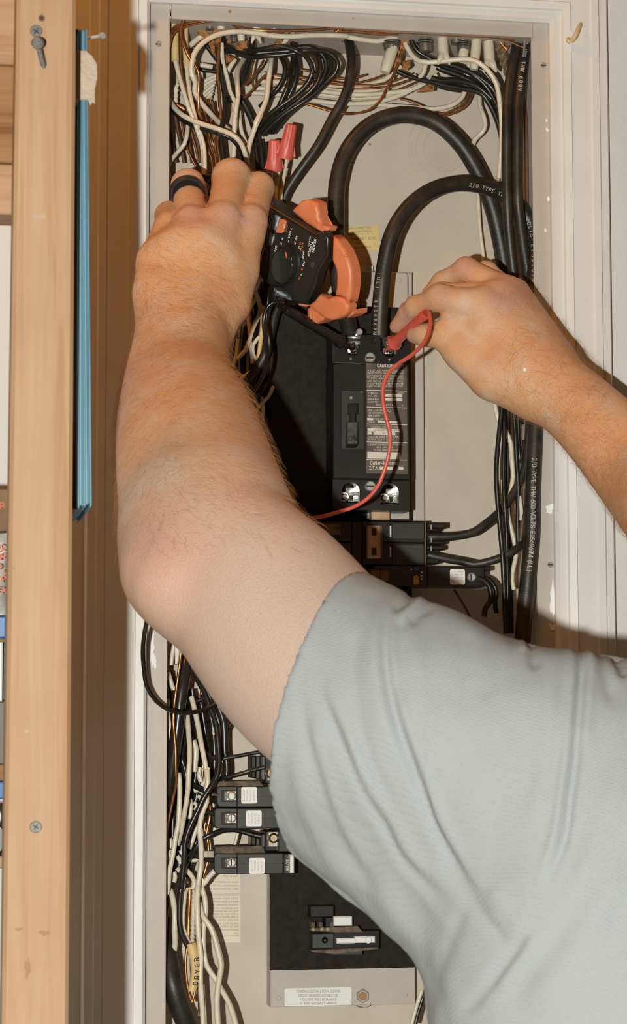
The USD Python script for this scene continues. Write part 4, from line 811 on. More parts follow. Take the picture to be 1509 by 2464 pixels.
part('pointer', ext(KP,cv('Q',[(470,1300),(492,1298),(524,1440),(500,1446)]),.0004,0,.0001), mat('pointer_orange',alb((226,112,52)),None,.5), kb_)
FP=MPl.lift(.0016); FP=MPl.lift(.0009)
def qt(t,x0,y0,x1,y1,h,bold=True): a=cv('Q',[(x0,y0)])[0]; b=cv('Q',[(x1,y1)])[0]; return text_on(FP,t,*a,*b,h*.09743,bold=bold,thick=.0002)
M_pw=mat('print_white',alb((226,222,210)),None,.6)
part('print', cat_([qt('KLEIN',1205,960,1130,1290,70),qt('TOOLS',1120,1010,1030,1390,64),qt('CL390',1085,905,1040,1150,42,False),qt('▼' if False else 'V',600,735,655,755,38),qt('400A',592,770,545,945,58),qt('40A',752,880,718,1005,52),qt('~',548,985,535,1050,60),qt('~',722,1045,705,1110,60),
  qt('V',382,985,420,1010,55),qt('~',382,1060,365,1135,60),qt('OFF',240,1115,205,1300,56),qt('µAm',925,1260,895,1475,52),qt('Hz',930,1515,905,1645,54),qt('°F',870,1800,855,1880,50),qt(')))',820,1140,800,1210,46)]), M_pw, cm)
part('print', cat_([qt('~',518,950,508,1030,50),qt('~',695,1010,684,1095,50),qt('~',352,1030,340,1110,50),qt('Ω',840,1040,825,1110,48),qt('+',905,1045,890,1100,60),qt('-|',900,1110,885,1160,46),qt('µ',865,1180,850,1260,50),qt('%',878,1675,868,1745,54),qt('°C',810,1895,795,1975,50),qt('HOLD',528,640,490,790,26)]), _mats['pointer_orange'], cm)
b1=part('button', ext(MPl,cv('Q',[(225,390),(265,375),(320,390),(375,430),(380,470),(290,740),(250,755),(190,740),(178,690)]),.003,.0008,.0026), M_mgrey, cm, 'grey range button'); part('print', text_on(MPl.lift(.0027),'RANGE',*cv('Q',[(300,430)])[0],*cv('Q',[(242,660)])[0],4.4,bold=True), M_pw, b1)
b2=part('button', ext(MPl,cv('Q',[(385,485),(460,480),(530,520),(545,560),(475,800),(440,828),(310,818),(285,780)]),.003,.0009,.0036), M_orange, cm, 'orange select button'); part('print', text_on(MPl.lift(.0037),'SEL',*cv('Q',[(455,600)])[0],*cv('Q',[(428,710)])[0],4,bold=True), M_pw, b2)
b3=part('button', ext(MPl,cv('Q',[(150,795),(185,820),(230,880),(232,940),(175,1110),(130,1138),(100,1110),(108,900),(125,820)]),.003,.0008,.0026), M_mgrey, cm, 'grey max min button'); part('print', cat_([text_on(MPl.lift(.0027),t,*cv('Q',[(x,910)])[0],*cv('Q',[(x-40,1060)])[0],4.2,bold=True) for t,x in (('MAX',175),('MIN',128))]), M_pw, b3)
b4=part('button', ext(MPl,cv('Q',[(15,1240),(100,1240),(110,1290),(60,1500),(20,1545),(-60,1530),(-70,1480)]),.002,.0008,.0018), M_mblk, cm); part('print', cat_([text_on(MPl.lift(.0019),t,*cv('Q',[(x,1300)])[0],*cv('Q',[(x-50,1470)])[0],4) for t,x in (('REL',40),('ZERO',-5))]), M_brown, b4)
part('print', text_on(FP,'400A AC/DC Digital 4000 Count',*cv('Q',[(95,480)])[0],*cv('Q',[(-150,1150)])[0],4), M_brown, cm)
part('led_window', ext(MPl,cv('Q',[(1130,1545),(1235,1540),(1180,1700),(1100,1650)]),.001,.0004,.0012), M_clear, cm)
# side slide button and bumper on the lower edge
for nm,pts,m_,Y in (('side_button',[(385,1205),(470,1225),(545,1275),(535,1295),(480,1290),(400,1245)],M_mgrey,-.034),('side_bumper',[(360,1165),(470,1175),(560,1225),(680,1260),(705,1310),(650,1350),(560,1340),(450,1290),(370,1230)],M_mblk,-.030)):
    part(nm, ext(VP(Y),cv('O',pts),.02,.002,0,2), m_, cm)
part('body_rest', ext(VP(-.026),cv('O',[(340,1150),(420,1200),(420,1330),(370,1320)]),.02,.002), M_mblk, cm)

# ---------------------------------------------------------------- test leads
M_rubber=mat('black_lead_rubber',(.010,.009,.008),None,.26,coat=.3); M_red=mat('red_silicone',alb((214,92,72),-.13),alb((205,80,60),-.13),.36,nscale=200,sss=.05)
bpz=thing('black_test_probe','black test probe clipped under the clamp meter, touching the left breaker terminal','test probe',at(760,800,-.02))
A_,B_=at(688,744,-.045),at(823,825,-.012); ax=(B_-A_)/np.linalg.norm(B_-A_); Lp=np.linalg.norm(B_-A_)
part('handle', lathe([(0,0),(.0042,0),(.0047,.003),(.0047,Lp*.55),(.0050,Lp-.006),(.0062,Lp-.004),(.0064,Lp-.001),(.0050,Lp),(.0034,Lp+.002),(.003,Lp+.008),(.0015,Lp+.0095),(.0012,Lp+.014),(0,Lp+.015)],A_,ax,24), M_rubber, bpz)
for k in range(5): part('strain_relief_ring', lathe([(0,-.0025*k-.0016),(.0036-.0003*k,-.0025*k-.0014),(.0036-.0003*k,-.0025*k),(0,-.0025*k)],A_,ax,16), M_rubber, bpz)
one('black_test_lead', pxtube(cv('L',[(560,352,-.056),(520,345,-.060),(462,352,-.060),(408,400,-.058),(380,480,-.055),(378,580,-.054),(396,700,-.055),(408,820,-.058),(405,920,-.06),(375,1040,-.065),(310,1160,-.075),(200,1310,-.09),(60,1440,-.10)])+[(480,1100,-.12),(400,1250,-.13),(366,1380,-.11)]+cv('Y',[(212,80,-.10),(190,170,-.09),(166,300,-.075),(157,430,-.065),(170,600,-.055),(190,720,-.05),(270,850,-.045),(400,935,-.04),(540,955,-.035),(680,925,-.03),(790,862,-.03),(900,760,-.03)]),5.3,12), M_rubber, 'glossy black test lead hanging in a loop below the bare elbow','test lead')
rp=thing('red_test_probe','red test probe held between thumb and finger against the breaker terminal','test probe',at(980,800,-.05))
A_,B_=at(1026,754,-.084),at(948,826,-.022); ax=(B_-A_)/np.linalg.norm(B_-A_); Lp=np.linalg.norm(B_-A_)
part('handle', lathe([(0,0),(.0034,0),(.0040,.004),(.0043,Lp*.3),(.0044,Lp*.75),(.0050,Lp-.006),(.0072,Lp-.003),(.0075,Lp-.0006),(.0070,Lp),(.0036,Lp+.0005),(.0028,Lp+.010),(.0012,Lp+.012),(.0009,Lp+.020),(0,Lp+.021)],A_,ax,24), M_red, rp)
for k in range(4): part('strain_relief_ring', lathe([(0,.0022*k),(.0046,.0022*k),(.0046,.0022*k+.0011),(0,.0022*k+.0011)],A_,ax,18), M_red, rp)
one('red_test_lead', pxtube([(1024,757,-.083),(1030,752,-.092)]+cv('X',[(968,432,-.100),(985,500,-.106),(978,575,-.112),(930,700,-.120),(825,815,-.128),(680,912,-.134),(592,1000,-.136),(548,1115,-.136),(552,1300,-.136),(588,1455,-.136),(612,1560,-.136),(606,1700,-.136),(572,1850,-.134),(500,2035,-.130),(400,2155,-.125),(270,2235,-.118),(130,2280,-.112),(-40,2325,-.11),(-250,2350,-.11)]),[4.8]*20,14,.004), M_red, 'red test lead curving down across the breaker label','test lead')
# ---------------------------------------------------------------- wiring
M_ww=mat('white_insulation',alb((206,189,160),.04,.3),alb((194,175,146),.04,.3),.38,nscale=80,spec=.5)
M_bw=mat('black_insulation',(.011,.010,.008),(.022,.020,.016),.32,nscale=70)
M_cw=mat('bare_copper',(.56,.25,.10),(.36,.15,.055),.34,metal=.85,nscale=120)
M_cable=mat('black_cable_rubber',(.016,.0145,.0115),(.050,.041,.030),.44,nscale=55,ndetail=6,ramp=(.40,.78),bump=.00015,bscale=500)
M_cableg=mat('black_cable_glossy',(.012,.011,.0095),(.026,.023,.019),.26,nscale=60,coat=.15)
M_nm=mat('yellow_cable_sheath',alb((208,172,112),.03),alb((198,160,98),.03),.5,nscale=50)
M_jk=mat('white_cable_jacket',alb((206,186,154),.04),alb((194,170,138),.04),.45,nscale=40)
M_kraft=mat('kraft_filler_paper',alb((176,116,62),.05),alb((150,92,44),.05),.85,nscale=70,bump=.0015,bscale=220)
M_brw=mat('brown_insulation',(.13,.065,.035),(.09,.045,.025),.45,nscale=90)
M_wn=mat('red_wire_nut',alb((208,96,80)),alb((200,86,70)),.42,nscale=60)
M_lt=mat('cable_print',(.50,.46,.40),None,.7)
MK={'w':('white_wire',M_ww,'wire'),'k':('black_wire',M_bw,'wire'),'c':('copper_wire',M_cw,'wire'),'K':('power_cable',M_cable,'cable'),'G':('power_cable',M_cableg,'cable'),'b':('brown_wire',M_brw,'wire'),'y':('yellow_sheathed_cable',M_nm,'cable')}
def path(segs,Y):
    pts=[]
    for c,ps in segs: pts+=cv(c,ps)
    n=len(pts); Ys=np.interp(np.linspace(0,1,n),np.linspace(0,1,len(Y)),Y) if np.ndim(Y) else [Y]*n
    return [(p[0],p[1],float(y)) for p,y in zip(pts,Ys)]
def wire(kind,r,Y,label,*segs,group=None,sides=None):
    nm,m,ct=MK[kind]; pts=path(segs,Y); return one(nm,pxtube(pts,r,sides or (16 if r>9 else 10)),m,label,ct,group=group,smooth=50),pts
# --- heavy feeders
o,C1=wire('K',21,[.020,.030,.034,.034,.032,.035,.05,.06,.06],'thick black feeder looping up from the left breaker terminal behind the clamp meter',('p',[(846,812),(834,760),(818,690),(810,600),(809,520),(812,440),(836,362),(890,302),(962,277),(1040,290),(1102,340),(1148,410),(1182,490),(1204,580),(1220,680),(1236,800),(1252,920),(1268,1020)]))
o,C2=wire('K',20,[.012,.004,.0,.004,.012,.024,.024,.012,.0,-.004,-.004,-.004],'thick black feeder arching from the right breaker terminal toward the right flange',('p',[(912,812),(914,760),(918,700),(927,630),(943,565),(972,513),(1010,475),(1058,450),(1112,441),(1165,449),(1215,468),(1253,500),(1278,545),(1286,610),(1286,700),(1288,850),(1290,1000),(1287,1060)]),('E',[(607,900),(597,1400),(550,1900),(512,2300),(500,2500)]))
part('print', text_along([p for p in C2 if 880<p[1]<1500],'2/0 TYPE THW 600 VOLTS E156969M (UL)',11,21,0.05,(.26,.93),flip=False,bold=False), M_lt, o)
part('print', text_along([p for p in C2 if p[1]<520 and 1040<p[0]<1230],'2/0 TYPE THW',9,20,-.15,(.38,1.0),flip=False,bold=False), M_lt, o)
part('print', text_along([p for p in C2 if p[1]<720 and p[0]>1214],'600 VOLTS E156969M',9,20,-.1,(.1,.95),bold=False), M_lt, o)
part('print', text_along([p for p in C2 if p[1]<840 and p[0]<960][::-1],'(UL)  E156969M',7.5,20,-.50,(.38,.98),bold=False), M_lt, o)
# cables dropping on the right
wire('K',13,[.03,.01,.0,.004,.02,.03],'left of the two black service cables dropping down the right side',('p',[(1246,88),(1240,130),(1230,180),(1223,230),(1220,300),(1219,400),(1221,490),(1227,580),(1240,690),(1254,800),(1262,900)]))
o,CB=wire('K',13.5,[.03,.008,-.002,.002,.02,.03],'right of the two black service cables dropping down the right side, with pale lettering',('p',[(1267,88),(1262,130),(1255,180),(1250,230),(1246,300),(1245,400),(1247,490),(1256,570),(1270,660),(1286,760),(1294,860)]))
part('print', text_along([p for p in CB if p[1]<235],'3/0 AWG THW 600V',9,13.5,.05,(.05,.98)), M_lt, o)
wire('k',5,.055,'thin black wire hugging the right wall of the box behind the service cables',('D',[(1150,190),(1135,400),(1110,600),(1090,900),(1110,1100),(1160,1350)]),('p',[(1284,340),(1291,420),(1296,520),(1297,620)]))
wire('b',6,.03,'dull brown wire dropping behind the service cables at the right',('D',[(1075,960),(1100,1200),(1115,1500)]),('p',[(1268,400),(1270,500),(1273,600),(1280,720)]))
one('grey_ground_strip', pxtube(path([('D',[(1095,185),(1085,350),(1068,630)])],.012),3.2,8), mat('dull_zinc',(.24,.21,.17),None,.6), 'thin grey strip beside the right service cable','strip')
# --- curved feeders of the two pole breaker
wire('K',10.5,[.036,.034,.030,.02,.02,.022],'upper curved black cable feeding the two pole breaker',('E',[(575,140),(560,400),(540,640),(480,820),(400,980),(310,1110),(200,1215),(100,1295),(0,1362)]),('p',[(1115,1287),(1085,1291),(1050,1292),(1030,1292)]))
wire('K',9.5,[.03,.012,.012,.02,.02,.022],'lower curved black cable feeding the two pole breaker',('E',[(560,1380),(490,1485),(400,1558),(300,1612),(150,1664),(0,1690)]),('p',[(1115,1352),(1085,1347),(1050,1340),(1030,1335)]))
# --- right side wires below the hand
wire('k',6,.004,'front black wire bowed furthest left below the right hand',('E',[(292,30),(280,170),(250,450),(232,700),(238,950),(262,1250),(290,1550),(305,1800),(318,2150),(330,2400)]))
wire('k',5.5,.012,'straight glossy black wire just right of the bowed one below the right hand',('E',[(300,40),(312,350),(305,700),(312,1000),(330,1300),(340,1500),(345,1800),(352,2400)]))
wire('k',8,.04,'black wire deep behind the glossy one below the right hand',('E',[(345,60),(352,500),(348,1000),(370,1500),(370,2000),(380,2400)]))
wire('w',6,.035,'white wire weaving behind the black wires below the right hand',('E',[(215,20),(228,120),(258,230),(330,330),(378,450),(388,600),(402,800),(372,980),(345,1120),(365,1260),(412,1440),(432,1600),(404,1740),(392,1840),(410,1950)]))
wire('w',4,.03,'short white wire end under the upper curved cable',('E',[(280,830),(275,980),(295,1300),(315,1560)]))
wire('k',6,.03,'greyish black wire right of the weaving white wire',('E',[(405,80),(425,350),(440,650),(455,900),(450,1250),(455,1500)]))
wire('k',5,.035,'black wire beside the greyish one, nearest the right feeder',('E',[(450,120),(460,400),(475,650),(500,520),(520,420)]))
wire('b',5.5,.02,'brown wire bending behind the upper curved cable',('E',[(515,920),(508,1100),(490,1350),(470,1500)]))
wire('k',8,.05,'black wire running down against the right flange',('E',[(668,1600),(665,1900),(655,2200),(650,2400)]))
one('torn_white_tape', pxtube(path([('E',[(478,990),(482,1080),(488,1160),(478,1245)])],.012),[2,5,5,3],8), M_jk, 'scrap of torn white tape on the wires right of the curved cable','tape')
wire('k',6.5,.008,'short black wire hooking down from the test button breaker',('W',[(1095,515),(1130,528),(1160,560),(1172,605),(1168,650),(1140,690),(1132,740)]))
wire('k',6,.02,'second black wire hooking down behind the first at the test button breaker',('W',[(1120,505),(1165,525),(1195,565),(1204,610),(1195,650),(1205,720)]))
wire('y',3.5,.03,'short yellow wire in shade under the test button breaker',('W',[(1185,630),(1195,680),(1210,740),(1240,690),(1240,650)]))
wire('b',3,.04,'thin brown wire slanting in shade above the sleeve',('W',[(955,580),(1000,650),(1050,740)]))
# --- big single at top centre
o,_=wire('K',11.5,[.05,.03,.02,.02,.025,.035,.045,.05],'stout black cable dropping from the top and curving left behind the red wire nuts',('C',[(1370,250),(1385,330),(1410,450),(1425,600),(1410,800),(1370,1000),(1290,1200),(1170,1400)]),('T',[(1100,1060),(1000,1200),(930,1300),(870,1400),(830,1520),(810,1650),(800,1800)]))
part('cut_end', lathe([(0,.004),(.005,.003),(.0055,0),(.0055,-.004),(0,-.004)],at(*cv('C',[(1365,300)])[0],.044),(0,-.3,1),14), M_conn, o)
# --- black loops at the top left
BL='black looped wire in the fan at the top, '
fan=[('k1','outermost, reaching furthest right',6.3,[.045,.03,.010,.004,.006,.012,.02,.04],(('A',[(850,430),(900,540),(1020,650),(1200,722),(1420,738)]),('C',[(200,552),(500,530),(640,508),(800,472),(950,470),(1100,500),(1200,580),(1238,665),(1200,785),(1100,890),(900,1085),(700,1225),(500,1355),(330,1500),(200,1640)]))),
 ('k2','its top strand arching over the others',6.3,[.045,.03,.006,.0,.006,.012,.02,.04],(('A',[(880,640),(1080,655),(1300,632)]),('C',[(0,490),(200,452),(430,420),(560,440),(680,492),(780,545),(850,640),(880,745),(850,865),(760,995),(600,1135),(400,1275),(230,1420),(120,1560)]))),
 ('k3','second from the outside',6.3,[.02,.014,.012,.012,.014,.03,.045],(('C',[(150,505),(400,490),(600,470),(700,432),(820,424),(930,458),(1020,535),(1070,640),(1062,780),(1000,905),(860,1065),(640,1225),(430,1385),(290,1520),(180,1660)]),)),
 ('k4','a glossy inner strand',6.3,[.03,.016,.008,.008,.014,.03,.045],(('C',[(600,455),(720,425),(850,450),(940,520),(985,630),(990,760),(958,900),(850,1045),(650,1205),(420,1380),(260,1500),(150,1620)]),)),
 ('k5','hugging the outermost strand',6.3,[.03,.018,.014,.016,.02,.03,.05],(('C',[(880,470),(1020,490),(1120,570),(1148,670),(1120,790),(1010,935),(880,1065),(700,1215),(520,1370),(430,1480),(330,1620)]),)),
 ('k6','bending left under the white wire',6,[.045,.03,.03,.035,.05],(('C',[(400,480),(440,570),(492,670),(496,800),(440,940),(350,1060),(270,1140),(150,1260)]),)),
 ('k7','straightest of them, from a top connector',6.3,[.06,.04,.024,.02,.024,.03,.05],(('C',[(590,320),(610,420),(615,520),(600,680),(570,820),(540,960),(490,1085),(430,1220),(385,1330),(350,1480),(300,1620)]),)),
 ('k8','a gentle curve behind the straight one',6.3,[.06,.035,.03,.034,.04,.05],(('C',[(640,330),(652,540),(662,660),(660,800),(622,960),(560,1095),(490,1240),(430,1400),(400,1560)]),))]
for k,lab,r,Y,segs in fan: wire('k',r,Y,BL+lab,*segs)
for i,(dx,Y) in enumerate(((0,.05),(14,.055),(28,.048),(42,.058),(8,.062))):
    wire('k',6,Y,'black wire in the dark bundle running down left of the red wire nuts',('p',[(612+dx,330+6*i),(618+dx*.9,375),(622+dx*.8,430),(628+dx*.7,520),(640+dx*.6,640),(630+dx*.5,800),(610+dx*.5,940)]),group='dark bundle behind the raised hand')
# --- whites and blacks at the top left
wire('w',6.6,[.06,.02,.006,.0,.0,.004,.012,.02,.03],'long white wire looping up and across under the top edge',('B',[(1060,700),(970,600),(780,452),(640,302),(520,160),(430,0)]),('A',[(440,1120),(388,1000),(384,850),(420,700),(500,575),(640,462),(800,392),(1000,355),(1200,356),(1509,398)]),('C',[(250,258),(560,280),(800,265),(1050,260),(1350,272)]),('U',[(100,243),(300,272),(390,252),(450,232),(500,215)]))
wire('y',9.5,.02,'left of two yellow sheathed cables entering at the top left corner',('A',[(120,120),(128,300),(130,500),(132,700),(136,800)]))
wire('y',8,.026,'right of two yellow sheathed cables entering at the top left corner',('A',[(285,140),(285,400),(292,600),(306,780),(312,900)]))
wire('w',5.6,[.02,.016,.02,.03],'white wire out of the left yellow sheath, running down to the ringed finger',('A',[(136,780),(175,950),(232,1150),(290,1350),(345,1520)]),('B',[(400,380),(440,490),(482,620),(538,800),(562,1000),(568,1200),(568,1350)]))
wire('w',5.2,[.026,.02,.018,.022],'white wire out of the right yellow sheath, alongside its neighbour',('A',[(312,890),(322,1050),(345,1200),(375,1380)]),('B',[(395,200),(435,370),(470,500),(520,640),(565,800),(585,1000),(585,1350)]))
wire('c',3,.022,'copper wire between the two yellow sheathed cables',('A',[(215,450),(216,700),(218,850),(250,1080),(300,1230),(330,1400)]))
wire('c',4.2,[.0,.0,.01,.02],'stout copper wire crossing in front of the yellow sheaths',('A',[(275,160),(225,300),(230,450),(282,600),(345,740),(430,850),(490,980),(492,1150),(480,1300),(490,1480)]),('B',[(500,330),(540,420)]))
wire('c',4,[.02,.006,.002,.004,.01],'long copper wire running under the top edge beside the white loop',('A',[(850,180),(920,205),(1000,240),(1150,300),(1300,325),(1509,337)]),('C',[(200,195),(400,200),(700,195),(1000,180),(1150,163),(1300,170)]),('U',[(20,205),(150,208),(300,226),(430,222)]))
for k in range(6):
    wire('c',2.8,.004+.006*(k%3),('outermost','second','third','fourth','fifth','innermost')[k]+' bare copper wire bending round the top left corner of the box',('A',[(55,600-24*k),(75,470-22*k),(130,370-20*k),(220,310-16*k),(350,262-13*k),(550,215-7*k),(780,190-3*k),(900,186)]))
for k in range(6):
    y=(k-2.5)*5
    wire('c',2.4,.008+.006*(k%3),'bare copper wire in the thin bundle tucked under the top edge',('U',[(-250,165+y*.6),(0,188+y),(200,196+y),(400,212+y),(520,216+y),(700,226+y),(900,238+y),(1080,246+y),(1200,262+y)]),group='copper bundle under the top edge')
wire('w',5.2,.03,'white wire dropping from a brown paper wrapped cable at the top left',('A',[(842,530),(850,750),(880,900),(930,1080),(965,1250),(1040,1420)]),('B',[(1040,190),(1020,300)]))
wire('w',6,[.05,.02,.014,.018,.03],'white wire hanging from a brown paper stub down behind the middle finger',('A',[(1180,750),(1105,880),(1075,1000),(1080,1200),(1088,1350)]),('B',[(1082,130),(1052,300),(1035,480),(1032,640),(1030,800),(1020,980),(1010,1150)]))
wire('w',6.4,[.05,.02,.012,.016,.03],'white wire in front of the black fan bending down toward the knuckles',('C',[(480,330),(400,400),(315,560),(290,750),(262,950),(240,1150),(180,1300),(90,1480)]),('B',[(1430,352),(1350,530),(1290,700),(1250,850),(1225,1000)]))
wire('w',6.4,[.04,.02,.006,.0,.006,.03],'white wire sweeping from the left flange down to the index knuckle',('B',[(50,130),(120,240),(250,362),(450,462),(700,542),(900,612),(1050,692),(1140,800),(1200,960),(1225,1080),(1235,1200)]))
wire('k',5.6,[.05,.03,.012,.008,.014,.04],'black wire shadowing the sweeping white one from the left flange',('B',[(55,220),(180,372),(330,490),(520,570),(760,622),(900,672),(1020,742),(1100,850),(1150,960),(1190,1120)]))
wire('w',5.4,[.03,.02,.03,.05],'white wire hooking back to the left flange above the ringed finger',('B',[(330,480),(312,650),(272,800),(172,920),(92,1020),(40,1100)]))
wire('w',5.2,.045,'white wire behind, straight down to the middle finger',('B',[(1105,300),(1112,420),(1140,600),(1185,720),(1215,800)]))
wire('k',6,.028,'black wire dropping straight down at the top left among the copper',('A',[(815,850),(848,1100),(880,1300),(890,1500)]),('B',[(890,200),(880,350),(852,480),(832,700),(850,900),(870,1060)]))
wire('k',6.2,.045,'black wire crossing diagonally behind the whites at the top left',('A',[(600,540),(700,680),(790,800),(830,860)]))
wire('k',7,.04,'black wire curving from a top connector behind two whites',('A',[(1300,440),(1300,600),(1255,780),(1200,950),(1110,1150),(990,1300),(930,1420)]))
wire('k',9,.05,'thick black wire running down behind the white bend',('B',[(1080,60),(1150,140),(1230,280),(1300,430),(1345,600),(1350,760)]))
wire('k',5.5,.05,'short glossy black wire crossing level at the top left',('A',[(480,900),(560,935),(660,945),(760,960)]))
wire('c',4,.024,'copper wire hanging straight down from brown paper at the top left',('A',[(795,520),(786,800),(780,1000),(800,1250),(812,1500)]),('B',[(815,200),(830,420)]))
wire('c',3,.03,'copper wire slanting down through the middle of the top left tangle',('A',[(1330,760),(1290,920),(1262,1080),(1160,1180)]))
wire('c',3,.034,'copper wire fanning from the tangle toward the horizontal whites',('A',[(1480,780),(1400,920),(1320,1020),(1310,1120),(1330,1220)]))
wire('c',3,.03,'copper wire bending low at the centre of the top left tangle',('A',[(1509,1000),(1400,1110),(1330,1210),(1250,1290),(1170,1360)]))
rs=np.random.RandomState(12)
for k in range(9):
    x=120+62*k+rs.uniform(-15,15); wire('c',2.6,.045+.004*(k%4),'bare copper wire lost in the dark middle of the top left tangle',('B',[(430+34*k,90+rs.uniform(0,60)),(470+34*k+rs.uniform(-30,30),300),(520+34*k+rs.uniform(-40,40),520),(600+22*k+rs.uniform(-40,40),760),(680+16*k,1000),(700+14*k,1180)]),group='copper strands in the top left tangle')
for k in range(8):
    y=980+45*k; wire('w',5,.06+.003*(k%3),'white wire end fanning out behind the top left tangle',('A',[(760-12*k,y+40),(640-6*k,y+90+10*k),(545,y+150+14*k)]),group='white wire ends fanned behind the tangle')
for k in range(4):
    wire('w',4.8,.055,'short white wire end near the left wall of the box',('A',[(175-8*k,1150+75*k),(140,1220+75*k),(110,1280+70*k)]),group='white wire ends by the left wall')
for k in range(3): wire('c',2.8,.05,'copper wire end poking from the left wall of the box',('B',[(60+20*k,150+30*k),(150+30*k,190+25*k),(260+10*k,250+15*k)]),group='copper ends by the left wall')
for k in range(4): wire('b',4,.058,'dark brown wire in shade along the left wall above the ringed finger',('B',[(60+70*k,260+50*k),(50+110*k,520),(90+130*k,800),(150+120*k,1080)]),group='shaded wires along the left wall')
wire('c',3,.05,'copper wire slanting down to the ringed finger',('B',[(230,430),(260,600),(330,900),(420,1080),(500,1220)]))
wire('c',3,.055,'copper wire beside the two whites above the ringed finger',('B',[(370,560),(400,700),(460,900),(480,1050)]))
# --- level bundle of whites and coppers from the right cluster to the left
hw=[[(965,160),(925,192),(880,204),(820,206),(740,202),(680,198),(620,196)],[(1000,182),(952,202),(890,218),(820,220),(740,214),(640,204)],[(1032,192),(980,216),(920,232),(850,235),(760,226),(690,216),(612,212)],[(1012,205),(960,230),(900,247),(820,249),(740,240),(670,228),(606,224)],
    [(955,175),(900,200),(840,214),(760,208),(690,190),(630,178)],[(1024,165),(1002,205),(960,232),(900,245),(850,249),(790,247),(720,238),(640,222)],[(1050,180),(1000,212),(930,224),(860,228),(780,220),(700,206),(640,192)]]
for k,p in enumerate(hw): wire('w',5.8,.046+.006*(k%3),('topmost','third','fifth','lowest','second','sixth','fourth')[k]+' white wire down in the level bundle sagging across the back plate',('p',p),group='level white bundle')
hc=[[(955,165),(905,188),(840,202),(790,196),(720,186),(650,180)],[(1000,188),(930,209),(860,213),(780,208),(700,196),(640,186)],[(1010,195),(940,222),(870,232),(800,226),(720,214),(650,204)],[(990,178),(930,200),(850,205),(770,200),(690,204),(640,212)],[(880,180),(840,190),(800,186),(740,170),(690,166)]]
for k,p in enumerate(hc): wire('c',3,.042+.006*(k%3),('second','third','fourth','lowest','topmost')[k]+' bare copper wire down in the level white bundle',('p',p),group='level copper bundle')
wire('c',3.2,.03,'copper wire dipping lowest below the level white bundle',('p',[(968,118),(955,160),(935,205),(912,245),(885,266),(850,274),(815,272),(745,252),(690,238)]))
wire('w',6,.05,'white wire curving up at the right end of the level bundle',('p',[(1124,205),(1112,235),(1086,254),(1045,262),(985,258),(905,252),(850,250)]))
wire('c',3,.054,'upper of two copper wires curving up beside that white bend',('p',[(1132,212),(1120,245),(1092,264),(1060,274),(1000,248),(962,237)]))
wire('c',3,.058,'lower of two copper wires curving up beside that white bend',('p',[(1140,214),(1126,250),(1098,270),(1062,279),(1040,276)]))
# --- right top cluster
wire('w',6.4,[.03,.02,.008,.006,.01,.02],'white wire arching over the black fan at the top right beside the service cables',('U',[(480,285),(520,360),(580,405),(680,410),(800,395),(900,392),(960,410),(1030,470),(1085,560),(1105,680),(1118,800),(1115,1000),(1100,1180)]))
kr=[([(-20,470),(20,490),(200,540),(400,620),(560,720),(680,830),(745,980),(790,1100)],8),([(-40,540),(0,570),(200,640),(380,720),(520,820),(640,900),(740,1020),(800,1150)],8),([(480,540),(600,650),(690,800),(745,940),(790,1060)],7),([(-120,690),(0,722),(150,715),(300,740),(460,790),(560,860),(660,960)],7),([(-60,750),(0,770),(200,810),(420,850),(540,895),(620,1000),(700,1150),(770,1350),(800,1500)],7),([(-20,790),(60,815),(160,835),(270,850)],6),([(300,560),(420,640),(560,760),(660,900),(745,1080),(800,1300)],7)]
for k,(p,r) in enumerate(kr): wire('k',r,.03+.006*(k%3),'black wire in the top right bunch, '+('its uppermost strand','second strand down','strand nearest the white arch','level strand at the left','lowest strand, curving down longest','short strand tip at the left','strand hidden in the middle')[k],('D',p))
wire('k',6.5,.03,'black wire springing from the brown paper at the top right',('U',[(515,230),(530,290),(570,345),(640,385),(700,430)]))
wire('k',6,.036,'second black wire springing from the brown paper at the top right',('U',[(540,270),(590,340),(640,400),(760,450),(860,480)]))
wire('k',6,.04,'black wire bent under the brown paper at the top right',('U',[(430,470),(490,500),(560,520),(640,540),(760,545),(880,540)]))
wire('w',6,[.06,.05,.05,.06],'wavy white wire hanging alone above the big feeder loop',('D',[(505,880),(512,1050),(560,1180),(582,1300),(545,1390),(460,1470),(425,1540)]))
wire('w',4.6,.066,'white wire emerging below the feeder loops at the right',('V',[(95,310),(105,480),(118,580),(128,660),(150,760)]))
wire('w',4,.066,'short white wire tip beside the service cables',('V',[(196,180),(188,240),(186,262)]))
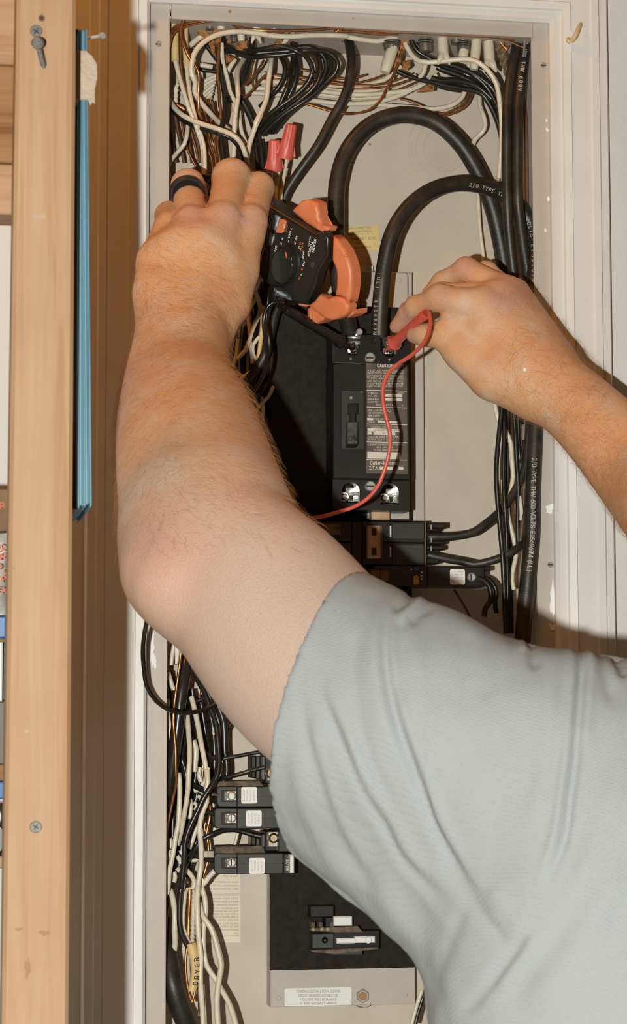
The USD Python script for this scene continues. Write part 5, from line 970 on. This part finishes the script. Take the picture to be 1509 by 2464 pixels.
# --- NM jackets, connectors and paper at the top
def jacket(c,x,y0,y1,r0,r1,lab,split=True,Y=.05):
    a=cv(c,[(x[0],y0),((x[0]+x[1])/2,(y0+y1)/2),(x[1],y1)]); t=thing('cable_stub',lab,'cable',at(a[2][0],a[2][1],Y))
    P=smooth_path(np.array([at(q[0],q[1],Y) for q in a]),.004); n=len(P); rr=np.interp(np.linspace(0,1,n),[0,.55,1],[r0,r0*1.08,r1])*scale_at(Y)
    part('jacket', tube(P,rr,14), M_jk, t)
    if split:
        e=a[2]
        for s in (-1,1): part('split_flap', pxtube([(e[0]+s*r1*.3,e[1]-10,Y-.004),(e[0]+s*r1*.75,e[1]+2,Y-.006),(e[0]+s*r1*1.1,e[1]+13,Y-.004)],[r1*.75,r1*.6,r1*.2],10,.002), M_jk, t)
    return t
def connector(c,x,y,w,h,lab,Y=.05):
    a=cv(c,[(x,y)])[0]; s=CROPS[c][2]; R=w*s/2*scale_at(Y); hh=h*s*scale_at(Y); t=thing('cable_connector',lab,'connector',at(a[0],a[1]+h*s/2,Y)); z=np.array([0,0,1.])
    part('clamp_body', lathe([(0,-hh*.5),(R*.86,-hh*.5),(R*.9,-hh*.1),(R*.86,0),(0,0)],at(a[0],a[1],Y),z,20), M_conn, t)
    for k in range(3): part('thread_ring', lathe([(0,hh*(.02+.16*k)),(R,hh*(.04+.16*k)),(R,hh*(.12+.16*k)),(0,hh*(.14+.16*k))],at(a[0],a[1],Y),z,20), M_conn, t)
    return t
for c,x,y,w,h,lab in (('U',390,300,120,60,'metal cable connector above the brown papered stub'),('U',615,290,100,110,'metal cable connector left of the split white stub'),('U',820,262,90,60,'metal cable connector high behind the split stub'),('U',865,310,95,90,'metal cable connector right of the split white stub'),('U',1035,265,90,60,'metal cable connector above the forked white stub'),
   ('A',660,270,150,110,'metal cable connector at the top left beside brown paper'),('A',1110,250,190,150,'metal cable connector between two white stubs at the top left'),('C',350,150,270,150,'metal cable connector under the top edge left of centre'),('A',1020,450,110,130,'small metal connector screw under the long white loop')): connector(c,x,y,w,h,lab,.022)
for c,x,y0,y1,r0,r1,lab,sp in (('A',(830,830),150,330,10,9,'white cable stub at the top left with brown paper below',False),('A',(1365,1360),180,450,13,10,'wide white cable stub under the top edge, left of centre',True),('C',(520,520),90,240,6,5.5,'left of two slim white cable stubs under the top edge',False),('C',(600,600),95,245,6,5.5,'right of two slim white cable stubs under the top edge',False),('A',(1130,1140),380,500,9,8,'short white cable stub holding brown paper',False),
   ('U',(400,345),310,480,14,12,'tan white cable stub leaning left at the top right cluster',False),('U',(725,735),220,390,13,13,'glossy split white cable stub at the top right',True),('U',(955,935),220,460,12,10,'long white cable stub with a slit at the top right',False),('U',(1030,1040),275,440,13,14,'forked white cable stub beside the braided strap',True),('U',(868,860),330,400,12,11,'short white stub under the right hand connector',False)):
    jacket(c,x,y0,y1,r0,r1,lab,sp,.020)
for k,(c,p,r,lab) in enumerate((('A',[(580,400),(480,460),(350,570)],7,'white wire stub pointing left below the top left paper'),('U',[(615,430),(600,480),(570,520)],6,'white wire curving out of the top right cluster'),('U',[(905,410),(900,440),(895,500)],6,'short white wire tip under the long stub'),('U',[(880,480),(895,510),(905,520)],5,'tiny white wire end among black strands'),('A',[(1040,770),(970,880),(930,960)],6,'short fat white wire end at the top left'),('A',[(510,860),(600,870),(700,890)],6,'short level white wire end at the top left'),('C',[(540,310),(430,400),(340,440)],6,'white wire leaving brown paper under the top edge'))): wire('w',r,.04,lab,(c,p))
def paper(c,pts,lab,Y=.045):
    q=cv(c,pts); m=ext(VP(Y),q,.006,.0015,0,1); m=m.subdivide().subdivide(); v=np.asarray(m.vertices).copy(); v[:,1]+=(meshkit.fbm(v*170,3,9)-.5)*.014; v[:,0]+=(meshkit.fbm(v*200,2,4)-.5)*.003
    return one('kraft_paper',trimesh.Trimesh(v,m.faces,process=False),M_kraft,lab,'paper',smooth=25)
for c,pts,lab in (('A',[(440,280),(540,250),(640,360),(660,420),(580,430),(500,380)],'brown paper curl nearest the top left corner'),('A',[(750,270),(850,260),(860,330),(840,430),(830,520),(750,530),(740,430),(690,380)],'brown paper hanging from the top left white stub'),('A',[(1090,490),(1230,490),(1250,600),(1180,640),(1060,630),(1060,560)],'brown paper clump under the short white stub'),('A',[(920,490),(1010,480),(1000,520),(930,525)],'small brown paper scrap at the top left'),('A',[(640,490),(730,480),(760,700),(700,650)],'brown paper strip behind the long white loop'),('A',[(900,700),(1060,710),(1000,800),(920,810)],'brown paper scrap low in the top left tangle'),
   ('U',[(440,240),(500,225),(510,290),(480,330),(455,410),(415,450),(405,420),(440,330)],'brown paper strip hanging at the top right cluster'),('U',[(470,400),(510,395),(515,440),(490,460),(465,450)],'brown paper knot at the top right cluster'),('U',[(640,550),(670,570),(665,600),(590,595),(560,600),(640,580)],'torn brown paper below the level bundle'),('U',[(725,310),(745,345),(790,350),(735,385),(705,350)],'brown paper poking from the split white stub'),('C',[(390,320),(440,300),(470,340),(420,390),(370,370)],'brown paper between slim white stubs'),('U',[(1040,405),(1048,440),(1040,460),(1028,440)],'brown paper in the fork of the white stub'),('U',[(960,310),(972,320),(968,360),(955,360)],'brown stain paper on the long white stub')): paper(c,pts,lab,.034 if c=='A' else .03)
# braided strap at the top right
bs2=thing('braided_strap','fraying tan braided metal strap beside the service cables at the top right','strap',at(1205,190,.03)); M_br=mat('tan_strap',(.50,.40,.26),(.35,.25,.14),.35,metal=.6,nscale=300)
for k in range(9):
    t=np.linspace(0,1,26); x=680+(k*18)+t*(120-9*k)+10*np.sin(t*26+k*.8); y=165+t*(500-22*abs(k-6)); part('strand', tube(np.array([at(*cv('D',[(a,b)])[0],.026+.003*math.sin(c*26+k)) for a,b,c in zip(x,y,t)]),.0010,6), M_br, bs2)
for k in range(5): wire('c',2,.02,'loose copper strand at the top right corner of the box',('D',[(720+20*k,160),(780+15*k,230+20*k),(860+8*k,330-15*k)]),group='loose copper strands top right')
wire('c',2.2,.012,'copper strand poking right across the service cables',('D',[(900,220),(980,255),(1080,295)]))
wire('c',2,.01,'tiny copper tip poking out past the right service cable',('D',[(1040,760),(1075,765),(1110,780)]))
# --- red wire nuts
def wirenut(b,t,lab,Y):
    A,B=at(*b,Y),at(*t,Y-.012); ax=B-A; L=np.linalg.norm(ax); ax/=L; s=scale_at(Y); n=thing('wire_nut',lab,'wire nut',A)
    m=lathe([(0,0),(19*s,0),(20*s,L*.1),(19*s,L*.3),(17*s,L*.42),(15.5*s,L*.6),(13.5*s,L*.96),(12*s,L),(0,L)],A,ax,36); v=np.asarray(m.vertices).copy(); q=v-A; h=q@ax; rad=q-np.outer(h,ax); e1=np.cross(ax,[0,1,0]); e1/=np.linalg.norm(e1); e2=np.cross(ax,e1); an=np.arctan2(rad@e2,rad@e1)
    k=h>L*.35; v[k]+=rad[k]*(.06*np.cos(an[k]*8))[:,None]; part('cap', trimesh.Trimesh(v,m.faces,process=False), M_wn, n)
    for sg in (-1,1):
        o=e1*sg; part('wing', trimesh.convex.convex_hull(np.vstack([A+ax*L*a+o*r*s+np.array([0,d,0]) for a in (.08,.36) for r in (14,25 if a<.2 else 18) for d in (-.0015,.0015)])), M_wn, n)
wirenut((660,412),(661,337),'lower left red wire nut with wings beside the index finger',.02); wirenut((685,381),(702,299),'upper right red wire nut tilted above the other one',.008)
for k,(p,lab) in enumerate(([[(674,378),(671,410),(667,450),(664,520)],'left white wire leaving the upper red wire nut'],[[(691,380),(686,412),(679,450),(672,520)],'right white wire leaving the upper red wire nut'],[[(655,410),(652,450),(650,500)],'white wire leaving the lower red wire nut'])): wire('w',4.6,.022,lab,('p',p))
# --- shaded wires behind the wrist
for k,(p,r,lab) in enumerate(([[(350,120),(295,230),(330,330),(345,430),(290,560),(260,640),(205,800),(120,890)],5.5,'shaded white wire twisting behind the wrist, front strand'],[[(310,300),(225,450),(240,580),(250,750),(268,930)],5,'shaded white wire twisting behind the wrist, rear strand'],[[(390,140),(402,300),(402,420),(380,600)],4.6,'shaded white wire straight behind the black lead'],[[(330,680),(275,760),(280,850),(310,900)],4.5,'short shaded white hook behind the wrist'],[[(260,1010),(170,1070),(110,1140),(70,1220)],5,'shaded white wire slanting to the forearm'],[[(340,1210),(370,1330),(362,1480),(305,1600)],5,'shaded white wire low beside the forearm'],[[(470,1150),(420,1250),(330,1340),(290,1400)],4.5,'shaded white wire crossing low behind the lead'],[[(455,960),(470,1040),(440,1120)],4.5,'white wire glinting beside the fibre board'],[[(130,700),(115,860),(60,1010)],5,'shaded white wire close to the wrist'])): wire('w',r,.045+.004*(k%3),lab,('L',p))
wire('y',5.5,.04,'yellow wire strip glowing behind the wrist',('L',[(365,380),(362,560),(345,740),(320,900)]))
wire('K',12,[.02,.02,.03,.04],'stout black cable leaning down behind the black test lead',('L',[(530,340),(480,480),(440,640),(410,800),(330,960),(210,1120),(90,1290)]))
wire('k',7,.05,'black wire between the stout cable and the fibre board',('L',[(560,420),(560,700),(540,900),(440,1080),(360,1200),(250,1340)]))
for k in range(5): wire('k',7,.06,'black wire in deep shade behind the forearm',('L',[(120+70*k,150),(150+70*k,500),(100+80*k,900),(150+60*k,1300),(250+50*k,1700),(300+40*k,2000)]),group='wires in shade behind the forearm')
# --- lower left runs
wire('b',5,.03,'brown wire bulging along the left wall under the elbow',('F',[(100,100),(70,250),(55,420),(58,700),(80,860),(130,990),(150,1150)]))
wire('w',2.6,.035,'very thin white wire beside the brown one under the elbow',('F',[(118,200),(112,400),(110,600),(125,850)]))
wire('c',3.4,[.0,.0,.004,.02,.03],'long copper wire down the front of the lower left bundle',('F',[(345,430),(312,680),(272,980),(238,1250),(226,1450),(250,1700),(262,1950),(266,2250)]),('G',[(270,60),(280,200),(268,320),(230,500),(182,750),(142,950),(118,1150),(112,1250)]))
o,_=wire('G',15.5,[.03,.012,.012,.02,.035],'thick glossy black cable slanting down the lower left bundle',('F',[(450,420),(420,560),(375,850),(325,1180),(295,1500),(250,1850),(200,2200),(150,2464)]),('G',[(130,400),(120,700)]))
one('white_tape_end', pxtube(path([('F',[(280,340),(285,450),(272,600)])],.006),[6,6,3],8), mat('glossy_white_tape',(.8,.78,.72),None,.15), 'glinting white tape end under the elbow','tape')
wire('w',5,.03,'fat short white wire left of the copper under the elbow',('F',[(240,300),(215,450),(195,620)]))
wire('w',6,.03,'white wire cutting diagonally behind the copper under the elbow',('F',[(150,720),(185,850),(235,990)]))
wire('w',6.2,[.03,.02,.016,.02],'foremost white wire down the left side of the lower bundle',('F',[(135,1120),(150,1380),(188,1700),(240,2050),(300,2350)]),('G',[(318,150),(332,350),(322,700),(308,900),(268,1100),(228,1350),(170,1650),(150,1900)]),('H',[(145,60),(128,300)]))
wire('w',6.2,[.03,.008,.006,.012,.03],'white wire just right of the copper in the lower bundle',('F',[(435,1330),(452,1600),(470,1850),(462,2200),(445,2440)]),('G',[(474,0),(470,200),(440,500),(392,800),(340,1050),(300,1200)]))
wire('w',6.4,[.03,.01,.004,.006,.01,.008,.006,.004,.004],'long white wire down the middle of the lower bundle to the bottom edge',('F',[(498,1090),(560,1350),(610,1600),(655,1850),(705,2100),(742,2380)]),('G',[(745,60),(752,250),(735,430),(740,560),(690,680),(642,850),(632,1000),(650,1200),(655,1400),(640,1600),(612,1800),(600,1990)]),('H',[(570,100),(548,300),(550,500),(558,700),(575,950),(602,1180),(592,1400),(602,1650),(622,1900),(632,2113),(640,2300)]))
wire('w',8,.03,'fat pale wire bulge behind the middle of the lower bundle',('F',[(520,1730),(555,1850),(560,1950),(545,2080),(540,2200)]))
wire('k',6.6,[.02,.004,-.004,-.006,-.004,.0,.004,.006],'glossy black wire looping in front of the lower bundle down to the yellow sleeve',('F',[(540,740),(600,860),(680,1000),(790,1290),(862,1500),(890,1750),(908,2050),(880,2250),(800,2420)]),('G',[(860,240),(780,370),(682,520),(602,700),(512,880),(432,1080),(402,1280),(392,1500),(372,1700),(352,1900)]),('H',[(345,80),(312,300),(300,600),(316,800),(370,940),(425,1040)]))
wire('k',9,.03,'broad black wire at the right of the lower bundle',('F',[(850,1140),(920,1290),(975,1480),(985,1700),(990,1900),(1020,2080),(1015,2260),(960,2340)]))
wire('k',4.2,.04,'thin black wire arching up behind the bare arm',('F',[(1130,1420),(1080,1490),(1030,1590),(1000,1760),(1000,1900)]))
wire('k',4.8,[.03,.02,.018],'upper black wire leading level to the stub breaker',('F',[(740,1925),(780,1975),(860,2005),(1000,2000),(1200,1962),(1440,1918),(1560,1900)]))
wire('k',5.2,[.03,.02,.018],'lower black wire leading level to the stub breaker',('F',[(900,2310),(980,2290),(1150,2250),(1300,2205),(1470,2160),(1600,2130)]))
wire('k',5,.03,'short black stub crossing under the black loop',('F',[(540,1165),(610,1140),(690,1108)]))
wire('k',7,.045,'dark wire behind the long middle white',('F',[(440,1900),(520,2050),(560,2250),(520,2420)]),('G',[(540,150),(560,300)]))
wire('G',8,.04,'glossy dark wire glinting behind the lower bundle',('F',[(400,1550),(360,1850),(350,2000),(400,2150),(420,2300)]))
for k in range(6): wire('k',8,.06,'black wire in the dark core of the lower left bundle',('F',[(180+110*k,700+90*k),(200+110*k,1200),(230+120*k,1700),(220+120*k,2200)]),('G',[(250+100*k,200),(230+80*k,700),(220+70*k,1200),(200+50*k,1700)]),group='dark core of the lower left bundle')
wire('c',3,.035,'copper wire short and bright under the black loop',('F',[(625,960),(605,1090)]))
wire('c',3,.04,'copper wire low in the gap of the lower bundle',('F',[(675,1850),(668,2050),(655,2300)]),('G',[(655,250)]))
wire('c',4,.03,'stout copper wire right of the long middle white',('G',[(780,560),(795,700),(770,880),(738,1040),(760,1200),(768,1330),(745,1500),(700,1650),(668,1750)]))
wire('c',3,.034,'copper wire curving beside the stout copper one',('G',[(720,880),(705,960),(745,1060)]))
wire('k',6,[.045,.02,.016,.02,.018],'black wire rising over the paper to the brass screw breaker',('G',[(190,1920),(350,1650),(480,1400),(560,1285),(680,1125),(800,1062),(950,1002),(1150,985),(1300,1018),(1440,1062),(1560,1090)]))
wire('w',6,.025,'white curled wire end like a hook in the lower bundle',('G',[(430,1590),(515,1690),(552,1790),(525,1870),(430,1905)]))
wire('w',6.6,[.02,.02,.02,.018,.014,.012,.012],'white wire from the lowest breaker braided down to the bottom edge',('G',[(900,1570),(850,1620),(760,1710),(700,1800)]),('H',[(640,100),(612,200),(650,330),(668,480),(660,620),(638,760),(632,900),(640,1100),(682,1300),(800,1480),(905,1660),(1005,1850),(1085,2113),(1120,2300)]))
wire('w',6.6,[.018,.012,.008,.008,.01,.012],'white wire braided around the other one down to the bottom edge',('H',[(575,420),(610,560),(650,640),(742,772),(802,950),(842,1100),(880,1290),(865,1430),(840,1600),(822,1800),(838,2113),(850,2300)]))
wire('k',5.5,[.03,.02],'black wire entering the shiny screw breaker',('G',[(640,640),(730,700),(830,745),(920,785)]))
wire('k',6,[.035,.02],'black wire entering the topmost lower left breaker',('G',[(530,310),(620,360),(700,400),(800,440),(900,460)]))
wire('k',6,[.035,.02],'black wire entering the dusty lowest breaker',('G',[(480,1330),(620,1395),(760,1440),(900,1450)]))
one('wire_ferrule', pxtube(path([('G',[(815,452),(930,460)])],.012),3,10), M_alu, 'bright metal wire tip entering the topmost lower left breaker','ferrule')
one('terminal_sleeve', boxpx(.014,*cv('G',[(705,1310)])[0],*cv('G',[(850,1410)])[0],.012,.003), M_jk, 'white sleeve block at the terminal of the lowest breaker','sleeve')
for k,(c,p,r,lab) in enumerate((('G',[(330,1340),(390,1300)],6,'white wire knuckle beside the black loop, upper'),('G',[(290,1380),(330,1440),(350,1500)],6,'white wire knuckle beside the black loop, lower'),('G',[(290,1560),(330,1620)],6,'white wire bit above the hook curl'),('G',[(240,1620),(260,1700),(240,1780)],6,'white wire bit left of the hook curl'),('G',[(410,1740),(430,1800)],6,'white wire bit inside the hook curl'),('G',[(500,1440),(560,1450),(610,1430)],5,'white wire end crossing under the middle white'),('G',[(490,520),(500,650),(480,820)],5,'thin white wire end in the dark of the bundle'),('G',[(540,400),(620,380),(700,440)],6,'white wire stub crossing behind the black loop'),('G',[(600,470),(640,500),(650,540)],5,'white wire end below that stub'),('G',[(540,570),(590,620),(560,690)],5,'white wire hook left of the middle white'),('G',[(760,470),(745,540),(730,580)],5.5,'white wire tip above the shiny screw breaker wire'),('G',[(860,500),(870,560),(830,620),(830,690)],5,'white wire behind the breaker ends'),('G',[(620,900),(560,1020),(520,1150),(470,1270)],6,'white wire slanting behind the black loop'),('G',[(130,60),(190,220),(240,360)],6,'white wire slanting at the left wall of the lower bundle'),('G',[(180,1110),(200,1200),(185,1270)],6,'white wire tip by the left wall, upper'),('G',[(200,1290),(150,1440)],6,'white wire tip by the left wall, lower'),('G',[(660,320),(720,230),(740,150)],6,'white wire stub leaning at the middle of the bundle'),('G',[(790,290),(810,240)],4,'tiny white wire tip near the black loop'),('G',[(640,40),(620,150),(650,260)],6,'white wire behind the long middle white'),('G',[(960,0),(965,90),(985,150)],5,'white wire glimpsed between black loop and broad black wire'),('F',[(935,1480),(940,1700),(925,1850)],5.5,'white wire upright beside the broad black wire'),('F',[(960,2060),(945,2200)],5.5,'white wire end low beside the broad black wire'),('F',[(830,1540),(830,1650)],4,'white sliver beside the black loop'),('G',[(1215,1000),(1190,1110),(1160,1220)],4,'thin white wire hanging over the paper label'))): wire('w',r,.036+.004*(k%3),lab,(c,p))
wire('w',7,[.03,.02,.03],'white wire at the left of the bottom left bundle',('H',[(170,240),(200,330),(222,450),(238,600),(232,800),(240,980),(222,1100),(215,1180)]))
wire('w',5.2,[.02,.012,.012,.016],'white wire entering the yellow sleeve beside the black one',('H',[(385,250),(362,450),(345,650),(355,780),(400,900),(440,1000)]))
wire('c',4.4,.016,'bright copper wire leading into the yellow sleeve',('H',[(452,230),(440,450),(428,700),(424,900),(440,1000)]))
o=thing('ribbed_cable','white ribbed cable running down into the yellow sleeve','cable',at(465,2265,.012)); P=pxpath(path([('H',[(508,240),(498,500),(488,750),(480,960)])],.012),.001); n_=len(P); part('ribbed_sheath', tube(P,.0020+.0004*np.sin(np.arange(n_)*1.6),10), M_jk, o)
ys=thing('marker_sleeve','yellow marker sleeve lettered DRYER around the lower left wires','sleeve',at(458,2385,.008)); YP=path([('H',[(462,985),(505,1180),(525,1350),(505,1520),(470,1660)])],.006)
part('sleeve', pxtube(YP,[12.5,12,11.5,11.5,9.5],20), M_nm, ys); part('print', text_along(YP[::-1],'DRYER',11,12,-.35,(.12,.72)), M_blackmark, ys)
wire('c',3.6,.014,'left copper wire bowed under the yellow sleeve',('H',[(405,1060),(388,1250),(400,1480),(435,1680),(475,1810)])); wire('c',3.4,.014,'right copper wire below the yellow sleeve',('H',[(530,1600),(505,1710),(478,1810)]))
wire('b',3,.02,'thin dark wire hanging beside the yellow sleeve',('H',[(555,1600),(570,1750),(575,1880),(560,2000)]))
wire('K',24,[.05,.03,.018,.02,.03],'very thick black cable curving out of the bottom left corner',('H',[(100,700),(118,950),(150,1250),(205,1560),(290,1850),(400,2100),(520,2330)]))
wire('k',5,.03,'dark wire along the left wall at the bottom left corner',('H',[(150,330),(115,520),(105,800)]))
wire('w',5,.03,'white wire pair at the bottom right beside the shirt',('Z',[(1430,1090),(1400,1180),(1375,1270)])); wire('k',5,.03,'black wire at the bottom right beside the shirt',('Z',[(1440,1120),(1410,1210),(1395,1270)]))
# ---------------------------------------------------------------- the man's ring, hair, trousers, boots
ra=at(450,462,-.104); rd=at(452,446,-.086)-at(462,508,-.130); rd/=np.linalg.norm(rd)
rm=lathe([(.0128,-.0032),(.0148,-.0030),(.0154,-.0015),(.0156,0),(.0154,.0015),(.0148,.0030),(.0128,.0032),(.0128,-.0032)],ra,rd,40)
part('ring', trimesh.Trimesh(rm.vertices, rm.faces[:-76] if False else rm.faces, process=False), mat('black_silicone',(.014,.013,.012),None,.38), man, 'black silicone ring')
_pp=project(bv); _k=np.nonzero((np.abs(_pp-[1261,889]).max(1)<9)&((meshkit.arrays(bm,True)[2]*(CPOS-bv)).sum(1)>0))[0]; _i=_k[np.argmin(np.abs(_pp[_k]-[1261,889]).sum(1))]; fleck=bv[_i]; fn_=meshkit.arrays(bm,True)[2][_i]
part('paint_fleck', lathe([(0,.0010),(.0014,.0006),(.0019,-.0006),(0,-.0008)],fleck,fn_,12), M_smear, man, 'small white fleck on the right wrist')
# short head hair
hm=np.asarray(bm.vertices); 
def hairf(p):
    q=(p-(HC+np.array([0,-.008,.012])))/np.array([.087,.105,.122]); d=(np.linalg.norm(q,axis=1)-1)*.09; cut=np.maximum((p-HC)@np.array([0,.75,-.66])-.030, -(p[:,2]-HC[2])-.075)
    return np.maximum(np.maximum(d,cut),-(d+.02))
hm_=nets(hairf,HC-.16,HC+.17,.005); hv=np.asarray(hm_.vertices).copy(); hv+=meshkit.arrays(hm_,True)[2]*((meshkit.fbm(hv*90,3,2)-.4)*.010)[:,None]
part('hair', trimesh.Trimesh(hv,hm_.faces,process=False), M_hair, man, 'short brown hair', smooth=True)
for s in (-1,1): part('eye', lathe([(0,.0035),(.004,.003),(.0065,0),(0,-.001)],HC+np.array([s*.032,.100,.005]),(0,1,0),14), mat('eye_white',(.7,.68,.64),None,.2), man)
# trousers to the floor
zw=hemz+.06
def legs(p):
    d=None
    for s in (-1,1):
        hp=np.array([C0[0]+s*.095,C0[1]+.03,zw-.06]); kn=np.array([C0[0]+s*.12,C0[1]+.10,.44*zw]); an=np.array([C0[0]+s*.13,C0[1]-.01,.10])
        for a,b,x,y in ((hp,kn,.098,.072),(kn,an,.072,.062)): e=cone(p,a,b,x,y); d=e if d is None else smin(d,e,.02)
    d=smin(d,cone(p,np.array([C0[0]-.07,C0[1]+.03,zw-.02]),np.array([C0[0]+.07,C0[1]+.03,zw-.02]),.118,.118,.85,np.array([0,1.,0])),.04)
    return np.maximum(np.maximum(d,.05-p[:,2]),p[:,2]-zw)
part('trousers', nets(legs,(C0[0]-.35,C0[1]-.25,0),(C0[0]+.35,C0[1]+.35,zw+.05),.010), M_denim, man, 'blue jeans', smooth=True)
for s in (-1,1):
    b_=np.array([C0[0]+s*.13,C0[1]-.01,0]); pts=np.vstack([trimesh.creation.icosphere(2,1).vertices*r_+b_+np.array(o_) for r_,o_ in ((.045,(0,-.05,.045)),(.05,(0,.02,.05)),(.042,(s*.01,.16,.042)),(.052,(0,-.01,.13)))])
    pts[:,2]=np.maximum(pts[:,2],0); part('boot', trimesh.convex.convex_hull(pts), M_shoe, man, smooth=True)
# fine arm hair as curves
bn=meshkit.arrays(bm,True)[2]; pxb=project(bv); rs=np.random.RandomState(21)
def hairs(name, sel, dirs, n, L, w, droop, lab=None):
    idx=np.nonzero(sel)[0]; idx=idx[rs.permutation(len(idx))[:n]]; P=[];C=[]
    for i in idx:
        p=bv[i]; nn=bn[i]; d=dirs(p,pxb[i]); d=d+rs.normal(0,.35,3); d-=(d@nn)*nn; d/=np.linalg.norm(d)+1e-9; l=L*rs.uniform(.5,1.25); lift=rs.uniform(.22,.5); cdir=np.cross(nn,d)*rs.uniform(-.5,.5)
        P+= [p, p+(d*.35+nn*lift*.42)*l, p+(d*.7+nn*lift*.60+cdir*.12)*l, p+(d+nn*lift*droop+cdir*.3)*l]; C.append(4)
    g=UsdGeom.BasisCurves.Define(stage,numbered(str(man.GetPath())+'/'+name)); o=_org[str(man.GetPath())]
    g.CreateTypeAttr('cubic'); g.CreateBasisAttr('catmullRom'); g.CreateWrapAttr('pinned'); g.CreateCurveVertexCountsAttr(Vt.IntArray(C)); g.CreatePointsAttr(Vt.Vec3fArray.FromNumpy((np.array(P)-o).astype(np.float32)))
    ww=np.tile([w,w*.9,w*.7,w*.25],len(C)).astype(np.float32); g.CreateWidthsAttr(Vt.FloatArray.FromNumpy(ww)); g.SetWidthsInterpolation('vertex')
    UsdShade.MaterialBindingAPI.Apply(g.GetPrim()).Bind(M_ahair); tag(g.GetPrim(),lab,kind='stuff')
M_ahair=mat('arm_hair',(.34,.16,.06),None,.45,spec=.4)
face_=(bn*(CPOS-bv)).sum(1)/np.linalg.norm(CPOS-bv,axis=1)
xw=pxb[:,0]; yw=pxb[:,1]
fa=(xw<760)&(yw>740)&(yw<1330)&(bv[:,1]<-.10)&(xw>250)&(face_>-.45); dens=rs.uniform(size=len(bv))<np.clip(1.25-(yw-740)/620,.25,1)
hairs('arm_hair', fa&dens, lambda p,q: .55*CR-.75*CU, 4200, .0125, .000085, .6, 'fine brown hair on the left forearm')
hb_=(xw>310)&(xw<660)&(yw>400)&(yw<=745)&(bv[:,1]<-.085)&(face_>-.1)&(rs.uniform(size=len(bv))<np.clip(.25+(yw-480)/300+(420-xw)/300,.15,1))
hairs('hand_hair', hb_, lambda p,q: .8*CR-.6*CU, 1200, .0105, .000085, .5, 'fine brown hair on the left hand')
rf_=(xw>1180)&(xw<1520)&(yw>680)&(yw<1300)&(bv[:,1]<-.06)&(face_>-.5)&(bv[:,0]<C0[0])&(rs.uniform(size=len(bv))<np.clip((xw-1120)/260,.1,1))
hairs('arm_hair', rf_, lambda p,q: -.35*CR+.45*CU+.5*np.array([0,0,-1])+rs.normal(0,.3)*CR, 2200, .0115, .000085, .6, 'fine brown hair on the right forearm')
